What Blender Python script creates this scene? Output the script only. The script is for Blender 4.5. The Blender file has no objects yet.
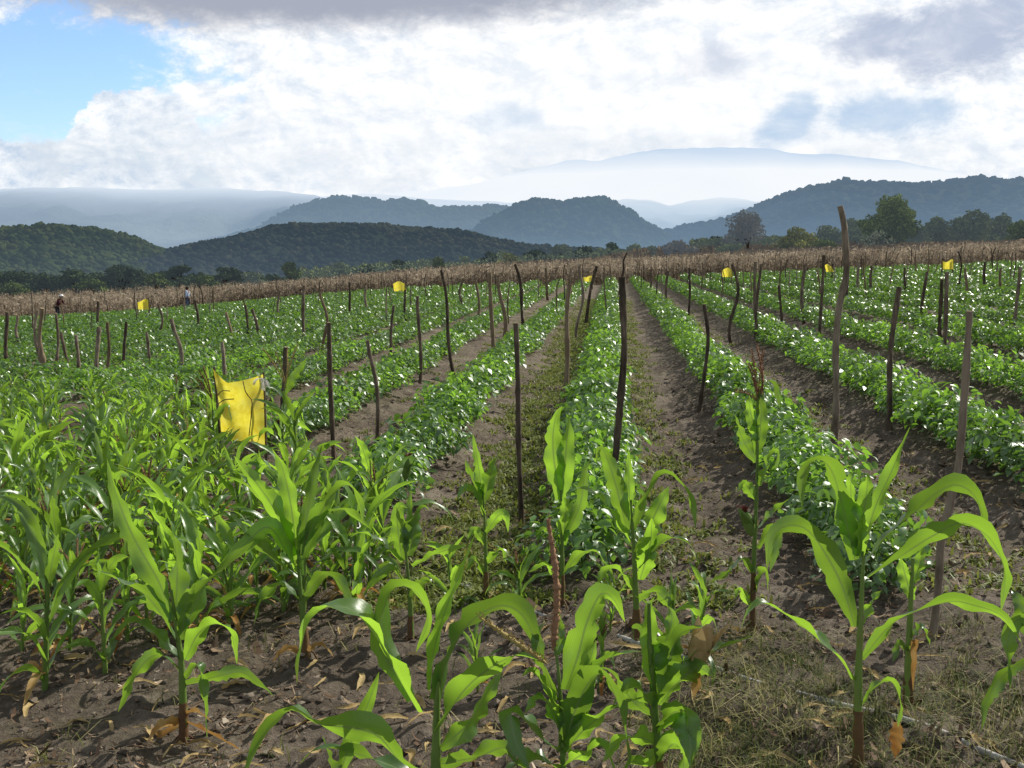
import bpy, bmesh, math, random
import numpy as np
from mathutils import Vector, Matrix

R = math.radians
rnd = random.Random(11)
RG = np.random.default_rng(5)
scene = bpy.context.scene
COL = scene.collection

# ------------------------------------------------------------------ camera
H = 1.8            # eye height
TILT = 0.045       # the field climbs gently to the right
F = 1000.0         # focal length in pixels of a 1024 px wide frame
PITCH, YAW = R(7.35), R(5.71)
cam_d = bpy.data.cameras.new('camera')
cam_d.sensor_width = 36.0
cam_d.lens = 36.0 * F / 1024.0
cam_d.clip_start = 0.05
cam_d.clip_end = 60000
cam = bpy.data.objects.new('camera', cam_d)
COL.objects.link(cam)
cam.location = (0, 0, H)
cam.rotation_euler = (R(90) - PITCH, 0, YAW)
scene.camera = cam
MC = Matrix.Rotation(YAW, 3, 'Z') @ Matrix.Rotation(R(90) - PITCH, 3, 'X')


def ray(px, py):
    return MC @ Vector(((px - 512) / F, (384 - py) / F, -1.0))


def on_ground(px, py, h=0.0):
    d = ray(px, py)
    t = (h - H) / (d.z - TILT * d.x)
    return Vector((d.x * t, d.y * t, H + d.z * t))


def at_dist(px, py, y):
    d = ray(px, py)
    t = y / d.y
    return Vector((d.x * t, y, H + d.z * t))


def sstep(a, b, x):
    t = np.clip((x - a) / (b - a), 0, 1)
    return t * t * (3 - 2 * t)


# ------------------------------------------------------------------ noise
def vnoise(x, y, seed=0):
    xi = np.floor(x).astype(np.int64); yi = np.floor(y).astype(np.int64)
    xf = x - xi; yf = y - yi

    def h(a, b):
        n = (a * 374761393 + b * 668265263 + seed * 1442695041) & 0x7fffffff
        n = ((n ^ (n >> 13)) * 1274126177) & 0x7fffffff
        return ((n ^ (n >> 16)) & 0xffff) / 65535.0
    u = xf * xf * (3 - 2 * xf); v = yf * yf * (3 - 2 * yf)
    return (h(xi, yi) * (1 - u) + h(xi + 1, yi) * u) * (1 - v) + (h(xi, yi + 1) * (1 - u) + h(xi + 1, yi + 1) * u) * v


def fbm(x, y, seed=0, octs=4, lac=2.1, gain=0.5):
    s = 0; a = 1; t = 0
    for k in range(octs):
        s = s + a * (vnoise(x, y, seed + 17 * k) - 0.5); t += a
        x = x * lac + 3.1; y = y * lac + 1.7; a *= gain
    return s / t * 2


# ------------------------------------------------------------------ rows of the field
ROW0, STEP = -0.13, 1.55
FIELD_END = 64.0


def row_x(k):
    return ROW0 + STEP * k


def row_start(k):
    return {0: 5.5, 1: 5.2, 2: 5.6, 3: 6, -1: 6.9, -2: 9.3, -3: 11.0, -4: 11.8}.get(k, 6.0 if k > 0 else 12.2)


def base_z(x, y):
    x = np.asarray(x, float); y = np.asarray(y, float)
    z = TILT * 90 * np.tanh(x / 90)
    z = z - 0.95 * sstep(30, 60, y) * (1 - sstep(90, 140, y)) * sstep(-10, -36, x)
    z = z - 9.0 * sstep(78, 300, y) * sstep(4, -60, x)
    z = z + 1.5 * sstep(115, 200, y) * sstep(-6, 8, x) * (1 - sstep(30, 60, x))
    return z


def gz(x, y):
    x = np.asarray(x, float); y = np.asarray(y, float)
    m = sstep(5, 7.5, y + np.where(x < -1, np.clip(x + 1, -4, 0), 0)) * (1 - sstep(FIELD_END - 1, FIELD_END + 2, y))
    ridge = 0.055 * np.cos(2 * np.pi * (x - ROW0) / STEP)
    return base_z(x, y) + m * ridge


# ------------------------------------------------------------------ mesh helpers
def make_mesh(name, V, Fc, mats, uv=None, matidx=None, smooth=True):
    """V (n,3); Fc list of arrays, each (m,3) or (m,4); uv per vertex."""
    V = np.asarray(V, dtype=np.float32).reshape(-1, 3)
    Fs = [np.asarray(f, dtype=np.int32) for f in Fc if len(f)]
    me = bpy.data.meshes.new(name)
    me.vertices.add(len(V)); me.vertices.foreach_set('co', V.ravel())
    loops = np.concatenate([f.ravel() for f in Fs])
    tot = np.concatenate([np.full(len(f), f.shape[1], dtype=np.int32) for f in Fs])
    start = np.concatenate([[0], np.cumsum(tot)[:-1]]).astype(np.int32)
    me.loops.add(len(loops)); me.loops.foreach_set('vertex_index', loops)
    me.polygons.add(len(tot)); me.polygons.foreach_set('loop_start', start); me.polygons.foreach_set('loop_total', tot)
    if not isinstance(mats, (list, tuple)):
        mats = [mats]
    for m in mats:
        me.materials.append(m)
    if matidx is not None:
        me.polygons.foreach_set('material_index', np.asarray(matidx, dtype=np.int32))
    me.polygons.foreach_set('use_smooth', np.full(len(tot), smooth, dtype=bool))
    if uv is not None:
        l = me.uv_layers.new(name='UVMap')
        l.data.foreach_set('uv', np.asarray(uv, dtype=np.float32)[loops].ravel())
    me.update(); me.validate()
    return me


class MB:
    """collects pieces into one mesh"""
    def __init__(self):
        self.V = []; self.Q = []; self.T = []; self.U = []; self.n = 0; self.mq = []; self.mt = []

    def add(self, V, Q=None, T=None, uv=None, mat=0):
        V = np.asarray(V, float).reshape(-1, 3)
        if Q is not None and len(Q):
            Q = np.asarray(Q) + self.n; self.Q.append(Q); self.mq.append(np.full(len(Q), mat))
        if T is not None and len(T):
            T = np.asarray(T) + self.n; self.T.append(T); self.mt.append(np.full(len(T), mat))
        self.V.append(V)
        self.U.append(np.zeros((len(V), 2)) if uv is None else np.asarray(uv, float))
        self.n += len(V)

    def mesh(self, name, mats, smooth=True, origin=None):
        V = np.concatenate(self.V)
        if origin is not None:
            V = V - np.asarray(origin)
        Fc = []; mi = []
        if self.Q:
            Fc.append(np.concatenate(self.Q)); mi.append(np.concatenate(self.mq))
        if self.T:
            Fc.append(np.concatenate(self.T)); mi.append(np.concatenate(self.mt))
        return make_mesh(name, V, Fc, mats, np.concatenate(self.U), np.concatenate(mi), smooth)


def link(name, me, parent=None, loc=None):
    o = bpy.data.objects.new(name, me); COL.objects.link(o)
    if parent is not None:
        o.parent = parent
    if loc is not None:
        o.location = loc
    return o


def tag(o, label=None, cat=None, group=None, kind=None):
    if label: o['label'] = label
    if cat: o['category'] = cat
    if group: o['group'] = group
    if kind: o['kind'] = kind
    return o


def empty(name, loc):
    o = bpy.data.objects.new(name, None); COL.objects.link(o); o.location = loc
    o.empty_display_size = 0.1
    return o


def copy_tree(o, parent=None):
    c = o.copy(); COL.objects.link(c); c.parent = parent
    for ch in list(o.children):
        copy_tree(ch, c)
    return c


def smooth_curve(P, n):
    P = np.asarray(P, float)
    if len(P) < 3:
        t = np.linspace(0, 1, n)[:, None]
        return P[0] * (1 - t) + P[-1] * t
    d = np.concatenate([[0], np.cumsum(np.maximum(np.linalg.norm(np.diff(P, axis=0), axis=1), 1e-6))]); d /= d[-1]
    Q = np.vstack([2 * P[0] - P[1], P, 2 * P[-1] - P[-2]])
    out = []
    for t in np.linspace(0, 1, n):
        i = min(max(np.searchsorted(d, t, side='right') - 1, 0), len(P) - 2)
        u = (t - d[i]) / (d[i + 1] - d[i])
        p0, p1, p2, p3 = Q[i], Q[i + 1], Q[i + 2], Q[i + 3]
        out.append(0.5 * (2 * p1 + (p2 - p0) * u + (2 * p0 - 5 * p1 + 4 * p2 - p3) * u * u + (3 * p1 - p0 - 3 * p2 + p3) * u ** 3))
    return np.array(out)


def tangents(P):
    T = np.gradient(P, axis=0)
    return T / np.maximum(np.linalg.norm(T, axis=1)[:, None], 1e-9)


def tube(mb, P, rad, sides=7, rough=0.0, cap=True, mat=0, rng=None, capmat=None):
    P = np.asarray(P, float); n = len(P)
    rad = np.broadcast_to(np.asarray(rad, float), (n,))
    T = tangents(P)
    ref = np.array([1.0, 0, 0]) if abs(T[0][0]) < 0.8 else np.array([0, 1.0, 0])
    N = np.cross(T, ref); N /= np.linalg.norm(N, axis=1)[:, None]
    B = np.cross(T, N)
    a = np.linspace(0, 2 * np.pi, sides, endpoint=False)
    r = rad[:, None] * np.ones((1, sides))
    if rough:
        g = rng or RG
        r = r * (1 + rough * g.standard_normal((n, sides)) * 0.6 + rough * g.standard_normal((1, sides)))
    V = P[:, None, :] + r[..., None] * (np.cos(a)[None, :, None] * N[:, None, :] + np.sin(a)[None, :, None] * B[:, None, :])
    V = V.reshape(-1, 3)
    i = np.arange(n - 1)[:, None] * sides; j = np.arange(sides)[None, :]; j2 = (j + 1) % sides
    Q = np.stack([i + j, i + j2, i + sides + j2, i + sides + j], -1).reshape(-1, 4)
    uv = np.stack([np.tile(np.arange(sides) / sides, n), np.repeat(np.linspace(0, 1, n), sides)], 1)
    mb.add(V, Q, uv=uv, mat=mat)
    if cap:
        for e, flip in ((0, True), (n - 1, False)):
            ring = V[e * sides:(e + 1) * sides]
            c = ring.mean(0)
            VV = np.vstack([ring, c]); k = np.arange(sides)
            Tt = np.stack([k, (k + 1) % sides, np.full(sides, sides)], 1)
            mb.add(VV, T=Tt[:, ::-1] if flip else Tt, mat=(capmat if capmat is not None and e else mat))


def ribbon(mb, P, W, side, fold=0.25, wave=0.0, seed=0, mat=0, cross=5):
    """corn leaf: centreline P (n,3), half widths W (n,), side vectors (n,3)"""
    n = len(P); T = tangents(P)
    S = side - (side * T).sum(1)[:, None] * T
    S /= np.maximum(np.linalg.norm(S, axis=1)[:, None], 1e-6)
    N = np.cross(S, T); 
    sg = np.sign(N[:, 2].mean()) or 1.0
    N = N * sg
    s = np.linspace(-1, 1, cross)
    t = np.linspace(0, 1, n)
    g = np.random.default_rng(seed)
    ph = g.uniform(0, 6.28, 2); fr = g.uniform(2.2, 4.5, 2)
    V = np.zeros((n, cross, 3))
    W = np.asarray(W, float)
    torn = 1 - .42 * g.random((n, 2)) ** 7 - .05 * g.random((n, 2))
    for j, sj in enumerate(s):
        if abs(sj) == 1 and cross > 3:
            sj = sj * torn[:, 0 if sj < 0 else 1]
        q_ = 0 if s[j] < 0 else 1
        wv = wave * np.sin(2 * np.pi * fr[q_] * t + ph[q_]) * np.abs(sj) ** 1.5 * np.minimum(1, t * 4)
        V[:, j] = P + S * (W * sj)[:, None] + N * (W * (np.abs(sj) * fold) + W * wv)[:, None]
    i = np.arange(n - 1)[:, None] * cross; j = np.arange(cross - 1)[None, :]
    Q = np.stack([i + j, i + j + 1, i + cross + j + 1, i + cross + j], -1).reshape(-1, 4)
    uv = np.stack([np.tile((s + 1) / 2, n), np.repeat(t, cross)], 1)
    mb.add(V.reshape(-1, 3), Q, uv=uv, mat=mat)


def leaf_width(n, w):
    t = np.linspace(0, 1, n)
    return 0.5 * w * (0.42 + 0.58 * sstep(0, 0.3, t)) * (1 - np.clip((t - 0.42) / 0.58, 0, 1) ** 1.7) + 0.0008


# ------------------------------------------------------------------ materials
def new_mat(name):
    m = bpy.data.materials.new(name); m.use_nodes = True
    nt = m.node_tree; nt.nodes.clear()
    return m, nt, nt.nodes.new('ShaderNodeOutputMaterial')


def N(nt, typ, **kw):
    n = nt.nodes.new(typ)
    for k, v in kw.items():
        if k in n.inputs.keys():
            n.inputs[k].default_value = v
        else:
            setattr(n, k, v)
    return n


def ramp(nt, stops, fac):
    r = nt.nodes.new('ShaderNodeValToRGB')
    e = r.color_ramp.elements
    while len(e) < len(stops):
        e.new(0.5)
    for k, (p, c) in enumerate(stops):
        e[k].position = p; e[k].color = (*c, 1) if len(c) == 3 else c
    nt.links.new(fac, r.inputs[0])
    return r.outputs[0]


def math_n(nt, op, a, b=None, clamp=False):
    n = nt.nodes.new('ShaderNodeMath'); n.operation = op; n.use_clamp = clamp
    for i, v in enumerate((a, b)):
        if v is None: continue
        if hasattr(v, 'is_output'): nt.links.new(v, n.inputs[i])
        else: n.inputs[i].default_value = v
    return n.outputs[0]


def mixc(nt, fac, a, b, mode='MIX'):
    n = nt.nodes.new('ShaderNodeMix'); n.data_type = 'RGBA'; n.blend_type = mode
    for s, v in ((n.inputs[0], fac), (n.inputs[6], a), (n.inputs[7], b)):
        if hasattr(v, 'is_output'): nt.links.new(v, s)
        elif isinstance(v, tuple): s.default_value = (*v, 1) if len(v) == 3 else v
        else: s.default_value = v
    return n.outputs[2]


def leaf_mat(name, lo, hi, tr, rough=0.38, trans=0.45, spec=0.5, midrib=None, scale=6.0, sheen=None):
    m, nt, out = new_mat(name)
    geo = N(nt, 'ShaderNodeNewGeometry'); oi = N(nt, 'ShaderNodeObjectInfo'); tc = N(nt, 'ShaderNodeTexCoord')
    nz = N(nt, 'ShaderNodeTexNoise', Scale=scale, Detail=3.0); nt.links.new(tc.outputs['Object'], nz.inputs['Vector'])
    f = math_n(nt, 'ADD', math_n(nt, 'MULTIPLY', nz.outputs[0], 0.6), math_n(nt, 'MULTIPLY', geo.outputs['Random Per Island'], 0.5))
    f = math_n(nt, 'ADD', f, math_n(nt, 'MULTIPLY', math_n(nt, 'SUBTRACT', oi.outputs['Random'], 0.5), 0.3))
    col = ramp(nt, [(0.25, lo), (0.8, hi)], f)
    trc = ramp(nt, [(0.25, tuple(0.5 * c for c in tr)), (0.8, tr)], f)
    if midrib is not None:
        sx = N(nt, 'ShaderNodeSeparateXYZ'); nt.links.new(tc.outputs['UV'], sx.inputs[0])
        d = math_n(nt, 'ABSOLUTE', math_n(nt, 'SUBTRACT', sx.outputs[0], 0.5))
        k = math_n(nt, 'SUBTRACT', 1.0, math_n(nt, 'MULTIPLY', d, 16.0), True)
        col = mixc(nt, math_n(nt, 'MULTIPLY', k, 0.8), col, midrib)
        wv_ = math_n(nt, 'SINE', math_n(nt, 'MULTIPLY', sx.outputs[0], 110.0))
        trc = mixc(nt, math_n(nt, 'MULTIPLY', math_n(nt, 'ADD', wv_, 1.0), 0.16), trc, tuple(0.4 * c for c in tr))
        trc = mixc(nt, math_n(nt, 'MULTIPLY', k, 0.75), trc, tuple(c * 0.45 for c in midrib))
        wv = math_n(nt, 'SINE', math_n(nt, 'MULTIPLY', math_n(nt, 'ADD', sx.outputs[0], math_n(nt, 'MULTIPLY', nz.outputs[0], 0.03)), 130.0))
        col = mixc(nt, math_n(nt, 'MULTIPLY', math_n(nt, 'ADD', wv, 1.0), 0.2), col, tuple(0.6 * c for c in lo))
        # ragged yellowing towards the very tip
        tipn = math_n(nt, 'ADD', sx.outputs[1], math_n(nt, 'MULTIPLY', math_n(nt, 'SUBTRACT', nz.outputs[0], 0.5), 0.35))
        tip = math_n(nt, 'MULTIPLY', math_n(nt, 'SUBTRACT', tipn, 0.93), 9.0, True)
        col = mixc(nt, math_n(nt, 'MULTIPLY', tip, 0.7), col, (0.22, 0.15, 0.04))
    b = N(nt, 'ShaderNodeBsdfPrincipled', Roughness=rough)
    b.inputs['Specular IOR Level'].default_value = spec
    nt.links.new(col, b.inputs['Base Color'])
    bp = N(nt, 'ShaderNodeBump', Strength=0.25, Distance=0.004)
    n2 = N(nt, 'ShaderNodeTexNoise', Scale=scale * 9, Detail=3.0); nt.links.new(tc.outputs['Object'], n2.inputs['Vector'])
    nt.links.new(n2.outputs[0], bp.inputs['Height']); nt.links.new(bp.outputs[0], b.inputs['Normal'])
    tl = N(nt, 'ShaderNodeBsdfTranslucent'); nt.links.new(trc, tl.inputs['Color'])
    mx = N(nt, 'ShaderNodeMixShader')
    nt.links.new(math_n(nt, 'MULTIPLY', math_n(nt, 'ADD', math_n(nt, 'MULTIPLY', oi.outputs['Random'], 0.6), 0.65), trans), mx.inputs[0])
    nt.links.new(b.outputs[0], mx.inputs[1]); nt.links.new(tl.outputs[0], mx.inputs[2])
    nt.links.new(mx.outputs[0], out.inputs[0])
    return m


def rough_mat(name, stops, scale=8.0, rough=0.9, bump=0.4, bdist=0.01, stretch=(1, 1, 1), rand=0.25, coord='Object', spec=0.2, trans=0.0):
    m, nt, out = new_mat(name)
    tc = N(nt, 'ShaderNodeTexCoord'); oi = N(nt, 'ShaderNodeObjectInfo'); geo = N(nt, 'ShaderNodeNewGeometry')
    mp = N(nt, 'ShaderNodeMapping'); mp.inputs['Scale'].default_value = stretch
    nt.links.new(tc.outputs[coord], mp.inputs[0])
    nz = N(nt, 'ShaderNodeTexNoise', Scale=scale, Detail=6.0, Roughness=0.62); nt.links.new(mp.outputs[0], nz.inputs['Vector'])
    f = math_n(nt, 'ADD', nz.outputs[0], math_n(nt, 'MULTIPLY', math_n(nt, 'SUBTRACT', oi.outputs['Random'], 0.5), rand))
    f = math_n(nt, 'ADD', f, math_n(nt, 'MULTIPLY', math_n(nt, 'SUBTRACT', geo.outputs['Random Per Island'], 0.5), rand))
    col = ramp(nt, stops, f)
    b = N(nt, 'ShaderNodeBsdfPrincipled', Roughness=rough); b.inputs['Specular IOR Level'].default_value = spec
    nt.links.new(col, b.inputs['Base Color'])
    bp = N(nt, 'ShaderNodeBump', Strength=bump, Distance=bdist); nt.links.new(nz.outputs[0], bp.inputs['Height'])
    nt.links.new(bp.outputs[0], b.inputs['Normal'])
    if trans:
        tl = N(nt, 'ShaderNodeBsdfTranslucent'); nt.links.new(col, tl.inputs['Color'])
        mx = N(nt, 'ShaderNodeMixShader'); mx.inputs[0].default_value = trans
        nt.links.new(b.outputs[0], mx.inputs[1]); nt.links.new(tl.outputs[0], mx.inputs[2]); nt.links.new(mx.outputs[0], out.inputs[0])
    else:
        nt.links.new(b.outputs[0], out.inputs[0])
    return m


M_CORN = leaf_mat('corn_leaf', (0.032, 0.09, 0.022), (0.095, 0.195, 0.042), (0.50, 0.86, 0.065), rough=0.35, trans=0.44, spec=0.75, midrib=(0.28, 0.38, 0.14), scale=5)
M_VEG = leaf_mat('vegetable_leaf', (0.045, 0.115, 0.027), (0.12, 0.245, 0.055), (0.36, 0.68, 0.06), rough=0.41, trans=0.37, spec=1.0, scale=9)
M_STALK = rough_mat('corn_stalk', [(0.3, (0.10, 0.17, 0.035)), (0.6, (0.18, 0.27, 0.06)), (0.8, (0.18, 0.12, 0.05))], scale=5, rough=0.5, bump=0.2, stretch=(1, 1, 0.4))
M_STALKB = rough_mat('corn_stalk_base', [(0.3, (0.10, 0.05, 0.03)), (0.7, (0.16, 0.10, 0.04))], scale=6, rough=0.7)
M_TASSEL = rough_mat('tassel', [(0.3, (0.16, 0.07, 0.04)), (0.7, (0.34, 0.20, 0.11))], scale=60, rough=0.8, bump=0.8, bdist=0.004)
M_TASSELY = rough_mat('tassel_pale', [(0.3, (0.30, 0.22, 0.07)), (0.7, (0.50, 0.40, 0.16))], scale=60, rough=0.8, bump=0.8, bdist=0.004)
M_DRY = rough_mat('dry_leaf', [(0.3, (0.28, 0.12, 0.03)), (0.55, (0.42, 0.24, 0.07)), (0.8, (0.5, 0.36, 0.16))], scale=14, rough=0.8, bump=0.3, trans=0.35)
M_HUSK = rough_mat('husk', [(0.3, (0.30, 0.20, 0.07)), (0.7, (0.5, 0.38, 0.18))], scale=20, rough=0.8, stretch=(1, 1, 0.2), trans=0.2)
M_SILK = rough_mat('silk', [(0.3, (0.13, 0.03, 0.025)), (0.7, (0.27, 0.08, 0.06))], scale=60, rough=0.7)
M_STAKE = rough_mat('stake_bark', [(0.3, (0.042, 0.031, 0.022)), (0.52, (0.12, 0.09, 0.064)), (0.75, (0.28, 0.225, 0.165))], scale=18, rough=0.95, bump=0.9, bdist=0.012, stretch=(1, 1, 0.25), rand=0.35)
M_STAKEP = rough_mat('stake_bare_wood', [(0.25, (0.11, 0.075, 0.045)), (0.55, (0.20, 0.145, 0.09)), (0.8, (0.30, 0.23, 0.16))], scale=16, rough=0.9, bump=0.6, bdist=0.008, stretch=(1, 1, 0.15), rand=0.25)
M_CUT = rough_mat('cut_wood', [(0.3, (0.35, 0.25, 0.14)), (0.7, (0.5, 0.38, 0.24))], scale=30, rough=0.9)
M_DRYCORN = rough_mat('dry_corn', [(0.25, (0.18, 0.145, 0.105)), (0.5, (0.35, 0.285, 0.205)), (0.8, (0.55, 0.47, 0.35))], scale=0.25, rough=0.9, bump=0.0, rand=0.6, trans=0.4)
M_LITTER = rough_mat('litter', [(0.25, (0.14, 0.09, 0.055)), (0.5, (0.34, 0.25, 0.16)), (0.8, (0.6, 0.52, 0.42))], scale=2.0, rough=0.8, bump=0.1, rand=0.6)
M_DRYGRASS = rough_mat('dry_grass', [(0.25, (0.07, 0.10, 0.022)), (0.5, (0.20, 0.20, 0.06)), (0.8, (0.45, 0.39, 0.2))], scale=1.5, rough=0.7, bump=0.0, rand=0.6, trans=0.3)
M_WEED = leaf_mat('weed', (0.10, 0.14, 0.028), (0.24, 0.27, 0.065), (0.40, 0.46, 0.08), rough=0.55, trans=0.4, spec=0.3, scale=3)
M_PIPE = rough_mat('pvc_pipe', [(0.35, (0.16, 0.14, 0.12)), (0.6, (0.42, 0.41, 0.39))], scale=9, rough=0.5, bump=0.1)
M_BARK = rough_mat('tree_bark', [(0.3, (0.06, 0.045, 0.035)), (0.7, (0.14, 0.11, 0.09))], scale=3, rough=0.95, bump=0.5, bdist=0.05)


def yellow_mat():
    m, nt, out = new_mat('yellow_plastic')
    tc = N(nt, 'ShaderNodeTexCoord')
    nz = N(nt, 'ShaderNodeTexNoise', Scale=14.0, Detail=5.0); nt.links.new(tc.outputs['Object'], nz.inputs['Vector'])
    col = ramp(nt, [(0.3, (0.72, 0.58, 0.03)), (0.55, (0.86, 0.76, 0.08)), (0.8, (0.9, 0.82, 0.16))], nz.outputs[0])
    sp = N(nt, 'ShaderNodeTexVoronoi', Scale=55.0); nt.links.new(tc.outputs['Object'], sp.inputs['Vector'])
    col = mixc(nt, math_n(nt, 'MULTIPLY', math_n(nt, 'SUBTRACT', .16, sp.outputs['Distance']), 9.0, True), col, (.12, .09, .02))
    n9 = N(nt, 'ShaderNodeTexNoise', Scale=4.0, Detail=5.0); nt.links.new(tc.outputs['Object'], n9.inputs['Vector'])
    col = mixc(nt, math_n(nt, 'MULTIPLY', math_n(nt, 'SUBTRACT', n9.outputs[0], .5), 3.0, True), col, (.62, .50, .12))
    b = N(nt, 'ShaderNodeBsdfPrincipled', Roughness=0.4); nt.links.new(col, b.inputs['Base Color'])
    bp = N(nt, 'ShaderNodeBump', Strength=0.5, Distance=0.02); nt.links.new(nz.outputs[0], bp.inputs['Height']); nt.links.new(bp.outputs[0], b.inputs['Normal'])
    tl = N(nt, 'ShaderNodeBsdfTranslucent'); nt.links.new(col, tl.inputs['Color'])
    mx = N(nt, 'ShaderNodeMixShader'); mx.inputs[0].default_value = 0.6
    nt.links.new(b.outputs[0], mx.inputs[1]); nt.links.new(tl.outputs[0], mx.inputs[2]); nt.links.new(mx.outputs[0], out.inputs[0])
    return m


M_YELLOW = yellow_mat()


def hazy_mat(name, stops, haze, fac, scale, z0=0, z1=1, f0=0.0, f1=0.0, cloud=None, translucent=0.0, bump=0.0):
    """distant land: lit colour with haze and cloud painted over it as emission; fac grows towards the valley floor (f0 at z0) or the top (f1 at z1)"""
    m, nt, out = new_mat(name)
    geo = N(nt, 'ShaderNodeNewGeometry')
    nz = N(nt, 'ShaderNodeTexNoise', Scale=scale, Detail=8.0, Roughness=0.7); nt.links.new(geo.outputs['Position'], nz.inputs['Vector'])
    f = math_n(nt, 'ADD', nz.outputs[0], math_n(nt, 'MULTIPLY', math_n(nt, 'SUBTRACT', geo.outputs['Random Per Island'], 0.5), 0.6))
    col = ramp(nt, stops, f)
    n5 = N(nt, 'ShaderNodeTexNoise', Scale=scale * 0.6, Detail=6.0, Roughness=.7); nt.links.new(geo.outputs['Position'], n5.inputs['Vector'])
    clr = math_n(nt, 'MULTIPLY', math_n(nt, 'SUBTRACT', n5.outputs[0], .50), 6.0, True)
    col = mixc(nt, math_n(nt, 'MULTIPLY', clr, .75), col, tuple(min(1, 1.9 * c) for c in stops[-1][1]))
    d = N(nt, 'ShaderNodeBsdfDiffuse'); nt.links.new(col, d.inputs[0])
    if bump:
        bp = N(nt, 'ShaderNodeBump', Strength=1.0, Distance=bump); nt.links.new(nz.outputs[0], bp.inputs['Height']); nt.links.new(bp.outputs[0], d.inputs['Normal'])
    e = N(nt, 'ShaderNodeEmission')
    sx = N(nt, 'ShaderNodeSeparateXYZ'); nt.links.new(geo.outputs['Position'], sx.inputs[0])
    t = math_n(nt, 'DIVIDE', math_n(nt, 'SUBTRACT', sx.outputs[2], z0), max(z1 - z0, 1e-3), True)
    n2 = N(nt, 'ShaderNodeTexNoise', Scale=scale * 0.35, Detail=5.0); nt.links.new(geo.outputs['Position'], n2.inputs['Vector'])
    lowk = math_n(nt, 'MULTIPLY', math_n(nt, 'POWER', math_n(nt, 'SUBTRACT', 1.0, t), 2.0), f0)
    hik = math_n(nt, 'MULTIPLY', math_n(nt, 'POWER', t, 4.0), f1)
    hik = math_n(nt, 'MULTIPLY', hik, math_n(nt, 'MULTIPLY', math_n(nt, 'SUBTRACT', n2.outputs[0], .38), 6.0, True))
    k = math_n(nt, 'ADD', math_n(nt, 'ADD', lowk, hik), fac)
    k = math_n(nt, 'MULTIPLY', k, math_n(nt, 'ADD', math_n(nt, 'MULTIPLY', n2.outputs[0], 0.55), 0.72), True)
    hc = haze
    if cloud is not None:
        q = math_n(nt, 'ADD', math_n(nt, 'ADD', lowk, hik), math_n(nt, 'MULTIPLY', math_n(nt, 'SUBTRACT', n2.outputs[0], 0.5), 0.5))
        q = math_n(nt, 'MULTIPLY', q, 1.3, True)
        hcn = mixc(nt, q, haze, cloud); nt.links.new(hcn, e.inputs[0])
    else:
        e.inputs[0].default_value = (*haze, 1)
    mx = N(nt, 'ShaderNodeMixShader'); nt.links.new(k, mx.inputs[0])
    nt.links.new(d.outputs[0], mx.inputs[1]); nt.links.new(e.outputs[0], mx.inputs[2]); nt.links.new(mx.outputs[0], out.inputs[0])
    return m


# ------------------------------------------------------------------ ground
def ground_mat():
    m, nt, out = new_mat('soil')
    geo = N(nt, 'ShaderNodeNewGeometry'); sx = N(nt, 'ShaderNodeSeparateXYZ'); nt.links.new(geo.outputs['Position'], sx.inputs[0])
    n1 = N(nt, 'ShaderNodeTexNoise', Scale=1.1, Detail=6.0, Roughness=0.6); nt.links.new(geo.outputs['Position'], n1.inputs['Vector'])
    n2 = N(nt, 'ShaderNodeTexNoise', Scale=16.0, Detail=8.0, Roughness=0.7); nt.links.new(geo.outputs['Position'], n2.inputs['Vector'])
    f = math_n(nt, 'ADD', math_n(nt, 'MULTIPLY', n1.outputs[0], 0.5), math_n(nt, 'MULTIPLY', n2.outputs[0], 0.5))
    soil = ramp(nt, [(0.33, (0.058, 0.045, 0.034)), (0.5, (0.145, 0.117, 0.088)), (0.66, (0.29, 0.245, 0.19))], f)
    brown = ramp(nt, [(0.35, (0.12, 0.08, 0.045)), (0.65, (0.24, 0.17, 0.10))], f)
    k = math_n(nt, 'MULTIPLY', math_n(nt, 'SUBTRACT', sx.outputs[1], 63.0), 0.2, True)
    col = mixc(nt, k, soil, brown)
    # thin green growth in patches
    n3 = N(nt, 'ShaderNodeTexNoise', Scale=0.9, Detail=5.0, Roughness=0.7); nt.links.new(geo.outputs['Position'], n3.inputs['Vector'])
    g = math_n(nt, 'MULTIPLY', math_n(nt, 'MULTIPLY', math_n(nt, 'SUBTRACT', n3.outputs[0], 0.52), 5.0, True), 0.35)
    col = mixc(nt, g, col, (0.09, 0.10, 0.03))
    b = N(nt, 'ShaderNodeBsdfPrincipled', Roughness=0.95); b.inputs['Specular IOR Level'].default_value = 0.15
    nt.links.new(col, b.inputs['Base Color'])
    n4 = N(nt, 'ShaderNodeTexNoise', Scale=45.0, Detail=6.0, Roughness=0.7); nt.links.new(geo.outputs['Position'], n4.inputs['Vector'])
    bp = N(nt, 'ShaderNodeBump', Strength=1.0, Distance=0.035)
    nt.links.new(math_n(nt, 'ADD', n2.outputs[0], math_n(nt, 'MULTIPLY', n4.outputs[0], 0.5)), bp.inputs['Height']); nt.links.new(bp.outputs[0], b.inputs['Normal'])
    nt.links.new(b.outputs[0], out.inputs[0])
    return m


def graded(fine0, fine1, step, lim0, lim1, grow):
    mid = list(np.arange(fine0, fine1, step))
    up = []; s = step; v = fine1
    while v < lim1:
        up.append(v); s *= grow; v += s
    up.append(lim1)
    dn = []; s = step; v = fine0
    while v > lim0:
        s *= grow; v -= s; dn.append(max(v, lim0))
    return np.array(sorted(set(dn)) + mid + up)


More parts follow.
